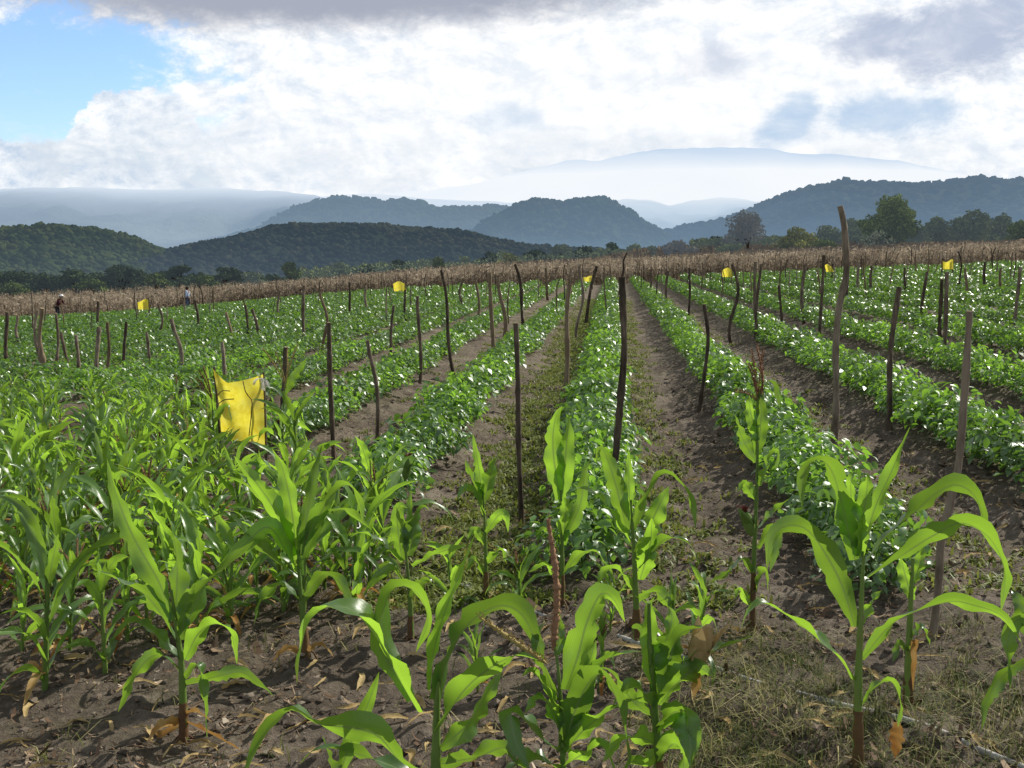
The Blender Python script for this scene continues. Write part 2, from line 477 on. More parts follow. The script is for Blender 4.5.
xs = graded(-5.5, 5.0, 0.035, -16000, 16000, 1.045)
ys = graded(1.6, 13.5, 0.035, -400, 26000, 1.035)
X, Y = np.meshgrid(xs, ys)
Z = gz(X, Y)
near = 1 - sstep(14, 60, Y)
rough_amp = near
Z = Z + rough_amp * (0.035 * fbm(X * 2.2, Y * 2.2, 3, 3) + 0.075 * np.maximum(0, fbm(X * 6.5, Y * 6.5, 9, 4)) + 0.035 * np.abs(fbm(X * 13, Y * 13, 21, 3)) - 0.01)
nx_, ny_ = len(xs), len(ys)
ii = np.arange(ny_ - 1)[:, None] * nx_; jj = np.arange(nx_ - 1)[None, :]
Q = np.stack([ii + jj, ii + jj + 1, ii + nx_ + jj + 1, ii + nx_ + jj], -1).reshape(-1, 4)
ground = link('ground', make_mesh('ground', np.stack([X, Y, Z], -1).reshape(-1, 3), [Q], ground_mat()))
tag(ground, 'brown tilled soil of the field with furrows and clods', kind='structure')


def surf(x, y):
    """height of the ground surface incl. clods"""
    x = np.asarray(x, float); y = np.asarray(y, float)
    n = 1 - sstep(14, 60, y)
    return gz(x, y) + n * (0.035 * fbm(x * 2.2, y * 2.2, 3, 3) + 0.075 * np.maximum(0, fbm(x * 6.5, y * 6.5, 9, 4)) + 0.035 * np.abs(fbm(x * 13, y * 13, 21, 3)) - 0.01)


# ------------------------------------------------------------------ leafy vegetable plants
def leaf_frames(az, pitch, roll):
    ca, sa = np.cos(az), np.sin(az); cp, sp = np.cos(pitch), np.sin(pitch)
    d = np.stack([ca * cp, sa * cp, sp], -1)
    side = np.stack([-sa, ca, np.zeros_like(az)], -1)
    nrm = np.cross(d, side)
    cr, sr = np.cos(roll)[:, None], np.sin(roll)[:, None]
    return d, side * cr + nrm * sr, nrm * cr - side * sr


def leaves_mesh(pos, d, s, n, L, W, detail):
    k = len(pos)
    if detail:
        tt = np.array([0, .22, .5, .8, 1.0]); ww = np.array([.06, .8, 1.0, .55, .02])
        cs = np.array([-1, 0, 1.0])
        V = np.zeros((k, 5, 3, 3))
        dr = RG.uniform(0.15, 0.5, k)
        for a in range(5):
            for b in range(3):
                V[:, a, b] = pos + d * (L * tt[a])[:, None] + s * (W * ww[a] * cs[b] * 0.5)[:, None] + n * (L * (-dr * tt[a] ** 2) + W * ww[a] * abs(cs[b]) * 0.14)[:, None]
        V = V.reshape(-1, 3)
        a = np.arange(4)[:, None] * 3; b = np.arange(2)[None, :]
        q = np.stack([a + b, a + b + 1, a + 3 + b + 1, a + 3 + b], -1).reshape(-1, 4)
        Qs = (np.arange(k)[:, None, None] * 15 + q[None]).reshape(-1, 4)
        return V, Qs
    V = np.zeros((k, 4, 3))
    V[:, 0] = pos; V[:, 2] = pos + d * L[:, None] - n * (L * 0.2)[:, None]
    mid = pos + d * (L * 0.48)[:, None] + n * (W * 0.10)[:, None]
    V[:, 1] = mid - s * (W * 0.5)[:, None]; V[:, 3] = mid + s * (W * 0.5)[:, None]
    return V.reshape(-1, 3), np.arange(k * 4).reshape(k, 4)


def veg_leaves(k, rad, h, Lm):
    az = RG.uniform(0, 2 * np.pi, k)
    e = np.arccos(RG.uniform(0.0, 1, k))              # from the zenith
    rr = 1 - 0.55 * RG.random(k) ** 1.8
    pos = np.stack([np.cos(az) * np.sin(e) * rad * rr, np.sin(az) * np.sin(e) * rad * rr, 0.05 + (h - 0.05) * (0.25 + 0.75 * np.cos(e)) * rr], -1)
    pos += RG.normal(0, 0.02, (k, 3)); pos[:, 2] = np.maximum(pos[:, 2], 0.03)
    a2 = az + RG.normal(0, 0.9, k)
    pit = RG.normal(-0.25, 0.46, k)
    d, s, n = leaf_frames(a2, pit, RG.normal(0, 0.5, k))
    L = Lm * RG.uniform(0.65, 1.25, k); W = L * RG.uniform(0.5, 0.66, k)
    return pos - d * (L * 0.4)[:, None], d, s, n, L, W


def veg_mesh(name, k, rad, h, Lm, detail):
    V, q = leaves_mesh(*veg_leaves(k, rad, h, Lm), detail)
    return make_mesh(name, V, [q], M_VEG)


near_meshes = [veg_mesh('vegetable_foliage', 330, rnd.uniform(.31, .38), rnd.uniform(.36, .45), .071, True) for _ in range(9)]
mid_meshes = [veg_mesh('vegetable_foliage', 230, rnd.uniform(.31, .38), rnd.uniform(.36, .45), .078, False) for _ in range(8)]
stem_mb = MB()
for a in range(5):
    an = a * 1.257
    tube(stem_mb, smooth_curve([(0, 0, -0.02), (0.02 * math.cos(an), 0.02 * math.sin(an), 0.12), (0.2 * math.cos(an), 0.2 * math.sin(an), 0.32)], 6), [0.009, .008, .007, .006, .005, .003], 5)
STEM = stem_mb.mesh('vegetable_stem', M_STALK)

spots = []
for k in range(-34, 27):
    x0 = row_x(k); y = row_start(k) + rnd.uniform(0, .2)
    while y < FIELD_END + rnd.uniform(-1.2, 0):
        x = x0 + rnd.gauss(0, .045)
        gap = 0.03
        if rnd.random() > gap:
            px = 612 + 1000 * x / y
            if -90 < px < 1110:
                spots.append((x, y, k, rnd.uniform(.85, 1.12), 0 < px + 20 and px < 1044))
        y += 0.36 + rnd.gauss(0, .03)
inview = sorted([s for s in spots if s[4]], key=lambda s: math.hypot(s[0], s[1]))
single = inview[:296]
ROWNAME = {0: 'the centre row of the thick dark stake', 1: 'the row just right of the centre row',
           2: 'the second row right of the centre row', 3: 'the third row right of the centre row',
           -1: 'the row just left of the centre row', -2: 'the second row left of the centre row'}
seen_first = set()
for i, (x, y, k, s, _) in enumerate(single):
    z = float(surf(x, y)) - 0.01
    dist = math.hypot(x, y)
    o = empty('vegetable_plant', (x, y, z))
    link('foliage', rnd.choice(near_meshes if dist < 11.5 else mid_meshes), o)
    link('stem', STEM, o)
    o.rotation_euler = (rnd.gauss(0, .05), rnd.gauss(0, .05), rnd.uniform(0, 6.28)); o.scale = (s, s, s * rnd.uniform(.9, 1.1))
    where = ROWNAME.get(k, ('one of the rows at the far right' if k > 0 else 'one of the rows at the left'))
    if k not in seen_first and k in ROWNAME:
        tag(o, 'plant at the near end of ' + where, 'plant', 'vegetable plants in ' + where)
    else:
        tag(o, 'bushy glossy green plant in ' + where, 'plant', 'vegetable plants in ' + where)
    seen_first.add(k)
rest_ids = set(id(s) for s in single)
PV = []; PQ = []; off = 0
for s in spots:
    if id(s) in rest_ids: continue
    x, y, k, sc, iv = s
    dist = math.hypot(x, y)
    kk, Lm = (150, .09) if dist < 26 else ((105, .108) if dist < 42 else (66, .14))
    pos, d, sd, n, L, W = veg_leaves(kk, .345 * sc, .41 * sc, Lm)
    V, q = leaves_mesh(pos, d, sd, n, L, W, False)
    V = V + np.array([x, y, float(gz(x, y))])
    PV.append(V); PQ.append(q + off); off += len(V)
o = link('vegetable_rows', make_mesh('vegetable_rows', np.concatenate(PV), [np.concatenate(PQ)], M_VEG))
tag(o, 'distant rows of green vegetable plants merging towards the dry corn', 'crop rows', kind='stuff')

# ------------------------------------------------------------------ corn
def corn_leaf_obj(P, w, side, seed, parent, origin, fold=.34, wave=.34, mat=None, name='leaf'):
    mb = MB(); n = len(P)
    ribbon(mb, P, leaf_width(n, w), side, fold, wave, seed)
    return link(name, mb.mesh('corn_' + name, mat or M_CORN, origin=origin), parent)


def tassel_mesh(P0, tip, branches, mat, rng, thick=.011):
    mb = MB(); P0 = np.array(P0, float); tip = np.array(tip, float); L = np.linalg.norm(tip - P0)
    def spike(a, b, th, bend):
        m = (a + b) / 2 + np.array(bend)
        n = max(14, int(np.linalg.norm(b - a) / 0.007))
        C = smooth_curve([a, m, b], n)
        r = th * (0.62 + 0.6 * rng.random(n)) * (1 - 0.5 * np.linspace(0, 1, n) ** 4) * np.clip(np.linspace(0, 8, n) + .4, 0, 1)
        tube(mb, C, r, 7, 0.38, rng=rng)
        for c, rr in zip(C, r):                       # little spikelets standing off the spike
            for _ in range(2):
                v = rng.standard_normal(3); v /= np.linalg.norm(v); v[2] = abs(v[2]) + .4
                p = c + v * rr * .8
                mb.add([p, p + v * .010 + (.003, 0, 0), p + v * .012 - (.003, 0, 0)], T=[[0, 1, 2]])
    spike(P0, tip, thick, (rng.normal(0, .01), rng.normal(0, .01), 0))
    for b in branches:
        spike(P0 + (tip - P0) * rng.uniform(.02, .25), np.array(b, float), thick * .55, (0, 0, L * .06))
    return mb


def ear_obj(loc, direction, L, r, parent, origin, husk, silk=True):
    d = np.array(direction, float); d /= np.linalg.norm(d); a = np.array(loc, float)
    n = 9; t = np.linspace(0, 1, n)
    mb = MB(); tube(mb, a + d * (L * t)[:, None], r * np.sin(np.pi * (0.12 + 0.8 * t)) ** .8, 8, .06)
    for q in range(3):                                 # husk leaves peeling off
        an = q * 2.1; sdv = np.array([math.cos(an), math.sin(an), 0])
        C = smooth_curve([a, a + d * L * .6 + sdv * r * 1.1, a + d * L * 1.1 + sdv * r * 1.9], 8)
        ribbon(mb, C, leaf_width(8, r * 1.8), np.tile(np.cross(d, sdv), (8, 1)), .3, .1, q)
    e = link('ear', mb.mesh('corn_ear', husk, origin=origin), parent)
    if silk:
        ms = MB(); tp = a + d * L
        for q in range(18):
            v = RG.normal(0, 1, 3); v[2] = -abs(v[2]) * .3 + .3
            ribbon(ms, smooth_curve([tp - d * L * .08, tp + d * r * .7 + v * r * .25, tp + d * r * 1.0 + v * r * .5], 5), np.full(5, .0035), np.tile(RG.normal(0, 1, 3), (5, 1)), 0, 0, q, cross=2)
        link('silk', ms.mesh('corn_silk', M_SILK, origin=origin), e)
    return e


def px_curve(pts, y0, dy, n):
    d = np.linspace(0, 1, len(pts))
    P = [at_dist(p[0], p[1], y0 + dy * d[i]) for i, p in enumerate(pts)]
    return smooth_curve(P, n)


def hero(label, base, stalk, leaves, r=.013, tassel=None, ears=(), dry=(), group='young corn plants in the foreground'):
    """one corn plant read off the photograph: stalk and leaf midribs as pixel polylines at the plant's own distance"""
    g = on_ground(*base); y0 = g.y
    org = np.array([g.x, g.y, float(surf(g.x, g.y)) - .02])
    t = tag(empty('corn_plant', org), label, 'corn plant', group)
    C = np.vstack([[org], [at_dist(p[0], p[1], y0) for p in stalk]])
    C = smooth_curve(C, 26)
    mb = MB(); tt = np.linspace(0, 1, 26)
    rr = r * (1.1 - .8 * tt) * (1 + .12 * (np.arange(26) % 5 == 0))
    tube(mb, C, rr, 9, .03)
    mb2 = MB(); tube(mb2, C[:8], rr[:8] * 1.12, 9, .08)
    for q in range(5):                                  # brace roots at the foot
        an = q * 1.25 + .4
        tube(mb2, smooth_curve([C[1] + (0, 0, .02), C[0] + np.array([math.cos(an) * .03, math.sin(an) * .03, .03]), C[0] + np.array([math.cos(an) * .055, math.sin(an) * .055, -.02])], 5), .0045, 5)
    s = link('stalk', mb.mesh('corn_stalk', M_STALK, origin=org), t)
    link('base_sheath', mb2.mesh('corn_base', M_STALKB, origin=org), s)
    for q, lf in enumerate(leaves):
        pts, w, dy, k = lf[:4]
        n = 26
        P = px_curve(pts, y0, dy, n); T = tangents(P)
        sg = 1 if (pts[-1][0] - pts[0][0]) >= 0 else -1
        kk = np.clip(k + rnd.gauss(-.06, .18), .1, 1) + .3 * np.sin(np.linspace(0, 3.1 + q, n) + q)
        # width vector between edge-on (depth) and face-on, kept smooth along the blade
        side = (1 - kk)[:, None] * np.array([0, -1.0, 0.0]) * sg + kk[:, None] * np.cross(T, np.array([0, 1.0, 0]))
        corn_leaf_obj(P, w, side, hash((base, q)) % 9999, t, org)
    for q, lf in enumerate(dry):
        P = px_curve(lf[0], y0, lf[2], 16); T = tangents(P)
        side = .5 * np.array([0, -1.0, 0.0]) + .5 * np.cross(T, np.array([0, 1.0, 0]))
        corn_leaf_obj(P, lf[1], side, q + 3, t, org, .5, .3, M_DRY, 'dry_leaf')
    if tassel:
        P0 = at_dist(*tassel[0], y0); tip = at_dist(*tassel[1], y0)
        rg = np.random.default_rng(3)
        m = tassel_mesh(P0, tip, [at_dist(*b, y0 - .1) for b in tassel[2]], None, rg, tassel[3])
        tl = link('tassel', m.mesh('corn_tassel', tassel[4], origin=org), t)
        if len(tassel) > 5:
            m = tassel_mesh(at_dist(*tassel[5][0], y0), at_dist(*tassel[5][1], y0 - .1), [], None, rg, tassel[3] * .6)
            link('tassel_branch', m.mesh('corn_tassel_branch', M_TASSELY, origin=org), tl)
    for e in ears:
        a = at_dist(e[0][0], e[0][1], y0 - .03); b = at_dist(e[1][0], e[1][1], y0 - .05)
        ear_obj(a, b - a, (b - a).length, e[2], t, org, e[3], e[4])
    return t


hero('large corn plant with broad arching leaves and one upright spear leaf at the bottom centre', (436, 812),
     [(436, 760), (437, 700), (438, 668)],
     [([(430, 690), (433, 655), (447, 606), (464, 565), (475, 534)], .055, .05, .6),
      ([(418, 712), (399, 679), (378, 641), (354, 612), (330, 606), (309, 622), (300, 655), (297, 684)], .125, -.12, .55),
      ([(412, 700), (388, 655), (382, 617), (395, 588), (416, 592), (428, 620), (416, 652)], .09, .12, .6),
      ([(437, 700), (451, 655), (471, 622), (499, 606), (520, 613), (533, 634), (540, 656)], .125, .05, .5),
      ([(437, 732), (464, 691), (492, 667), (516, 656), (538, 660)], .10, -.18, .5),
      ([(430, 775), (402, 763), (378, 736), (351, 728), (316, 724), (292, 710), (268, 729), (251, 757), (243, 780)], .10, -.25, .6),
      ([(440, 748), (468, 724), (485, 696), (502, 672)], .085, .15, .6),
      ([(436, 765), (478, 757), (505, 748), (520, 770)], .08, -.1, .5),
      ([(432, 790), (400, 770), (360, 755), (320, 748), (300, 764)], .07, .1, .5)], r=.02)
hero('small corn shoot with one narrow upright leaf left of the large arching corn', (337, 800), [(338, 780), (341, 765)],
     [([(340, 775), (346, 755), (358, 727), (371, 696), (379, 672)], .06, .05, .7), ([(338, 785), (330, 760), (322, 735)], .05, .05, .6)], r=.012)
hero('corn plant with one tall reddish tassel spike at the bottom centre', (560, 812),
     [(563, 768), (561, 710), (558, 668), (554, 643)],
     [([(566, 690), (578, 656), (587, 622), (601, 594), (614, 600), (625, 622)], .095, .05, .75),
      ([(564, 753), (573, 717), (587, 686), (602, 674), (615, 696), (625, 731), (630, 767)], .10, -.2, .7),
      ([(558, 719), (545, 689), (533, 672), (522, 676)], .08, -.05, .7),
      ([(561, 753), (539, 737), (521, 717), (511, 713), (516, 742), (530, 770)], .085, -.15, .6),
      ([(564, 726), (594, 670), (618, 655), (643, 651)], .06, .1, .5),
      ([(564, 755), (583, 731), (611, 710), (643, 697)], .08, -.05, .5),
      ([(557, 655), (559, 632), (558, 610)], .045, .03, .6),
      ([(556, 700), (541, 655), (537, 635), (545, 622)], .06, .06, .6),
      ([(562, 770), (540, 760), (515, 765), (497, 780)], .08, -.12, .5),
      ([(565, 745), (578, 700), (590, 660), (596, 640)], .08, .06, .7), ([(560, 735), (548, 705), (536, 700), (524, 716)], .07, -.1, .6),
      ([(566, 765), (590, 750), (604, 748), (616, 775)], .08, -.16, .5)], r=.012,
     tassel=((553, 650), (548, 519), [], .0092, M_TASSEL, ((547, 664), (479, 617))))
hero('leafy corn plant with a dry brown ear at the bottom centre right', (661, 806),
     [(659, 768), (655, 710), (650, 648), (649, 603)],
     [([(654, 690), (650, 645), (648, 608), (655, 597)], .075, .02, .8),
      ([(656, 698), (668, 665), (679, 636), (701, 628), (716, 634)], .09, -.05, .7),
      ([(659, 688), (687, 659), (721, 648), (753, 636)], .075, -.08, .6),
      ([(659, 705), (676, 685), (697, 668), (712, 676)], .12, -.1, .9),
      ([(659, 726), (677, 712), (689, 733), (691, 768)], .10, -.15, .7),
      ([(654, 719), (632, 700), (611, 672), (600, 668)], .06, .05, .6),
      ([(658, 745), (640, 738), (620, 742), (603, 762)], .075, -.1, .5),
      ([(651, 655), (640, 632), (632, 628)], .06, .08, .6),
      ([(656, 735), (672, 722), (686, 728), (700, 748)], .08, -.12, .5), ([(658, 765), (672, 745), (682, 752), (684, 778)], .09, -.1, .6),
      ([(652, 668), (666, 640), (672, 618), (668, 606)], .08, .04, .8), ([(655, 712), (640, 690), (625, 690), (612, 708)], .07, -.1, .5),
      ([(657, 750), (644, 765), (632, 762), (622, 778)], .07, -.14, .6)], r=.017,
     ears=[((694, 668), (709, 626), .034, M_HUSK, False)], dry=[([(700, 650), (699, 675), (694, 700)], .05, -.05)])
hero('corn plant with bright upright leaves before the thick dark stake', (637, 645),
     [(636, 600), (634, 550), (631, 500)],
     [([(627, 530), (616, 486), (606, 456), (600, 448), (596, 462)], .085, .0, .8),
      ([(630, 542), (608, 508), (591, 491), (575, 488)], .075, -.1, .5),
      ([(633, 530), (647, 497), (663, 474), (680, 482), (691, 502), (696, 530)], .075, -.1, .45),
      ([(636, 555), (655, 514), (669, 486)], .11, .08, .8),
      ([(631, 520), (629, 485), (629, 448)], .05, .05, .7),
      ([(640, 568), (664, 540), (688, 543), (699, 565)], .06, -.1, .5),
      ([(640, 580), (650, 545), (652, 518)], .10, -.08, .8),
      ([(634, 590), (618, 570), (604, 572), (596, 590)], .06, -.08, .5),
      ([(637, 600), (655, 592), (668, 603), (676, 622)], .07, -.1, .6)], r=.017)
hero('tall corn plant with long drooping arched leaves at the right', (858, 768),
     [(858, 700), (860, 640), (862, 590), (864, 550)],
     [([(862, 556), (875, 508), (891, 473), (910, 427)], .06, .08, .7),
      ([(859, 556), (853, 512), (851, 480), (858, 472)], .10, .03, .85),
      ([(855, 560), (841, 502), (833, 474), (821, 460), (809, 464), (803, 482), (802, 510)], .085, -.05, .6),
      ([(860, 556), (864, 514), (868, 480), (866, 474)], .075, -.06, .9),
      ([(868, 560), (894, 529), (917, 511), (935, 494), (956, 485), (973, 494), (982, 514), (984, 542)], .085, .08, .5),
      ([(868, 578), (912, 549), (935, 535), (959, 523), (982, 532), (997, 549), (1005, 576), (1001, 612)], .09, -.1, .5),
      ([(855, 627), (842, 585), (824, 552), (806, 529), (786, 526), (771, 538), (767, 570)], .085, -.1, .5),
      ([(862, 659), (888, 628), (912, 613), (950, 602), (973, 605), (1002, 616), (1021, 642)], .07, .05, .5),
      ([(853, 680), (838, 657), (812, 634), (783, 613), (762, 603), (747, 613), (741, 632)], .06, -.12, .5),
      ([(862, 706), (873, 690), (890, 681), (900, 701), (898, 727)], .05, -.1, .6),
      ([(864, 625), (874, 600), (882, 590)], .04, .05, .7)], r=.0165, dry=[([(898, 722), (899, 735), (895, 758)], .055, -.02)])
hero('tall slim corn plant with a red-brown tassel, before the row right of centre', (752, 628),
     [(754, 560), (757, 480), (758, 405)],
     [([(758, 455), (761, 417), (760, 390)], .075, -.03, .9),
      ([(756, 462), (742, 438), (735, 415)], .065, .05, .6),
      ([(760, 486), (770, 458), (777, 452), (776, 470)], .07, -.1, .7),
      ([(757, 530), (779, 508), (789, 499)], .07, -.05, .6),
      ([(757, 548), (772, 528), (776, 545), (770, 572)], .065, -.1, .7),
      ([(756, 500), (745, 484), (738, 492)], .06, -.05, .7),
      ([(758, 420), (766, 384), (774, 386), (780, 408)], .045, -.03, .6),
      ([(754, 575), (742, 560), (725, 576), (700, 584)], .055, -.1, .5),
      ([(753, 600), (764, 570), (768, 590)], .06, -.05, .7),
      ([(757, 440), (750, 408), (749, 395)], .06, .03, .7),
      ([(752, 610), (740, 590), (735, 600)], .05, -.05, .6)], r=.0135,
     tassel=((758, 410), (757, 346), [(752, 352), (763, 350), (748, 365), (735, 392)], .0055, M_TASSEL),
     ears=[((752, 535), (746, 512), .028, M_STALK, True)])
hero('upright corn plant with two broad vertical leaves beside the pale faded stake', (562, 608),
     [(562, 570), (562, 530), (561, 490)],
     [([(560, 500), (553, 450), (555, 420), (562, 406)], .11, -.03, .95), ([(562, 500), (566, 450), (569, 414)], .10, .03, .9),
      ([(563, 545), (566, 510), (563, 495)], .08, -.05, .9), ([(560, 555), (546, 530), (536, 535)], .06, -.06, .5),
      ([(563, 540), (580, 505), (585, 470), (590, 460)], .07, .06, .6), ([(563, 575), (580, 555), (596, 552), (606, 565)], .06, -.08, .5),
      ([(561, 580), (545, 565), (528, 572)], .05, -.08, .5)], r=.014)
hero('short corn plant standing alone on bare soil left of the thin straight stake', (486, 604),
     [(486, 570), (485, 530), (483, 495)],
     [([(483, 500), (479, 470), (473, 434)], .055, .02, .7), ([(485, 500), (493, 468), (500, 450)], .085, -.03, .8),
      ([(483, 505), (471, 478), (465, 460)], .085, .04, .8), ([(484, 515), (472, 490), (462, 490), (457, 500)], .06, -.08, .5),
      ([(485, 535), (499, 515), (506, 518), (508, 532)], .06, -.05, .6), ([(485, 545), (475, 530), (467, 540)], .05, -.05, .6),
      ([(486, 565), (500, 550), (506, 562)], .06, -.06, .6), ([(485, 575), (474, 560), (466, 572)], .05, -.06, .6)], r=.012)
hero('corn plant with two square-topped upright leaves left of centre', (411, 638),
     [(410, 600), (407, 565), (405, 545)],
     [([(402, 560), (397, 520), (400, 505), (408, 508)], .09, -.03, .9), ([(409, 556), (416, 520), (424, 507), (430, 512)], .09, .03, .8),
      ([(402, 562), (379, 541), (362, 533), (350, 537)], .07, -.08, .4), ([(412, 566), (441, 552), (466, 545)], .055, -.05, .5),
      ([(408, 590), (392, 570), (375, 580), (362, 600)], .06, -.1, .5), ([(410, 600), (425, 580), (438, 590)], .06, -.08, .6),
      ([(406, 552), (408, 520), (411, 490)], .05, .05, .6)], r=.015)
hero('large bushy corn plant with long leaves below the near yellow sheet', (306, 662),
     [(303, 620), (300, 585), (298, 550)],
     [([(297, 555), (291, 505), (282, 467), (272, 448)], .10, .05, .8), ([(301, 555), (308, 510), (314, 472), (322, 445)], .06, .05, .7),
      ([(303, 545), (329, 500), (347, 485), (359, 500), (363, 525)], .085, -.1, .5), ([(295, 560), (277, 515), (257, 484), (234, 456)], .10, -.02, .8),
      ([(296, 572), (270, 528), (243, 546), (216, 568)], .09, -.15, .5), ([(299, 580), (252, 540), (240, 524), (223, 514), (205, 522)], .07, -.2, .4),
      ([(302, 560), (320, 520), (345, 510), (372, 530)], .07, .05, .5), ([(303, 600), (325, 575), (345, 590), (352, 615)], .07, -.1, .5),
      ([(302, 605), (282, 585), (262, 600), (254, 625)], .065, -.1, .5), ([(301, 575), (312, 530), (335, 500)], .08, .08, .7)], r=.017,
     dry=[([(305, 655), (320, 645), (335, 658)], .04, -.06), ([(304, 655), (288, 648), (272, 662)], .035, -.03)])
hero('corn plant with dry orange leaves round its foot at the bottom left', (184, 742),
     [(183, 700), (181, 660), (177, 631), (171, 590)],
     [([(174, 620), (158, 580), (134, 538), (117, 497), (107, 459)], .095, .1, .85), ([(175, 620), (177, 570), (172, 530), (165, 512)], .085, .04, .7),
      ([(185, 660), (199, 633), (217, 624), (231, 634), (237, 664)], .08, -.05, .5), ([(180, 660), (150, 630), (129, 622), (112, 640)], .07, -.1, .5),
      ([(184, 684), (211, 678), (240, 672), (262, 686), (273, 696)], .055, -.08, .6), ([(177, 642), (152, 602), (126, 584), (91, 568)], .085, .05, .4),
      ([(181, 635), (205, 587), (229, 563), (254, 541)], .085, .08, .5), ([(181, 640), (187, 600), (195, 585)], .06, -.06, .8),
      ([(183, 680), (198, 665), (204, 700), (207, 740)], .05, -.08, .7), ([(181, 672), (160, 655), (140, 668), (118, 712)], .06, -.05, .5)], r=.0165,
     dry=[([(186, 722), (205, 731), (224, 741), (243, 752)], .04, -.12), ([(181, 720), (164, 724), (147, 742)], .045, -.12), ([(184, 715), (196, 712), (212, 722)], .035, -.05),
          ([(182, 725), (160, 735), (142, 738)], .03, .05)])
hero('corn plant with hanging ragged leaves at the right edge', (1036, 745), [(1036, 700), (1035, 650), (1034, 610)],
     [([(1034, 655), (1012, 668), (996, 684), (985, 706), (981, 731)], .055, -.08, .6), ([(1034, 630), (1020, 618), (1008, 640), (1010, 690)], .06, -.05, .7),
      ([(1035, 620), (1050, 575), (1072, 565), (1088, 600)], .08, .05, .5), ([(1033, 640), (1018, 600), (1012, 590)], .07, .05, .7),
      ([(1035, 670), (1060, 650), (1080, 680)], .06, -.05, .5)], r=.016)
hero('small dark-stalked corn plant behind the tall drooping corn at the right', (908, 705), [(909, 650), (911, 600), (913, 558)],
     [([(912, 590), (921, 560), (926, 540)], .06, .03, .7), ([(912, 600), (904, 570), (900, 552)], .06, .05, .7), ([(910, 640), (922, 628), (930, 645)], .05, -.05, .6),
      ([(909, 655), (900, 645), (893, 662)], .045, -.05, .6)], r=.017,
     dry=[([(909, 660), (915, 640), (913, 690)], .03, -.05)])
hero('corn plant with a red silk ear to the right of the near yellow sheet', (283, 478), [(283, 450), (283, 415), (285, 385)],
     [([(284, 395), (292, 378), (300, 368), (307, 358)], .085, -.03, .8), ([(284, 420), (296, 405), (305, 425)], .06, -.05, .6), ([(283, 425), (272, 400), (268, 385)], .06, .05, .6),
      ([(283, 440), (298, 425), (312, 432)], .06, -.06, .5), ([(283, 445), (266, 430), (256, 445)], .06, -.06, .5)], r=.014,
     tassel=((285, 390), (287, 350), [(262, 348), (275, 352), (298, 344)], .006, M_TASSELY), ears=[((281, 440), (279, 424), .035, M_STALK, True)])
hero('corn plant with a reddish tassel just left of the near yellow sheet', (214, 480), [(214, 450), (213, 420), (212, 398)],
     [([(213, 410), (208, 385), (207, 365)], .07, .03, .8), ([(213, 425), (226, 405), (232, 425)], .06, -.05, .6), ([(213, 430), (198, 412), (188, 425)], .07, -.05, .5),
      ([(214, 445), (226, 436), (238, 450)], .08, -.1, .6), ([(214, 452), (200, 440), (190, 460)], .06, -.1, .5)], r=.014,
     tassel=((212, 400), (203, 366), [(195, 378), (199, 371), (197, 386)], .006, M_TASSEL))
hero('corn plant with a brown silk ear below the leaning stake left of centre', (372, 540), [(372, 510), (371, 480), (370, 460)],
     [([(371, 478), (363, 450), (355, 436)], .08, .03, .8), ([(371, 488), (388, 468), (400, 478), (404, 495)], .07, -.05, .5), ([(371, 490), (358, 470), (345, 485)], .07, -.06, .5),
      ([(372, 505), (382, 480), (390, 492)], .07, -.05, .6), ([(371, 515), (352, 498), (340, 512)], .06, -.08, .5), ([(372, 518), (390, 505), (402, 520)], .06, -.08, .5)], r=.014,
     ears=[((405, 478), (408, 458), .03, M_STALK, True)])


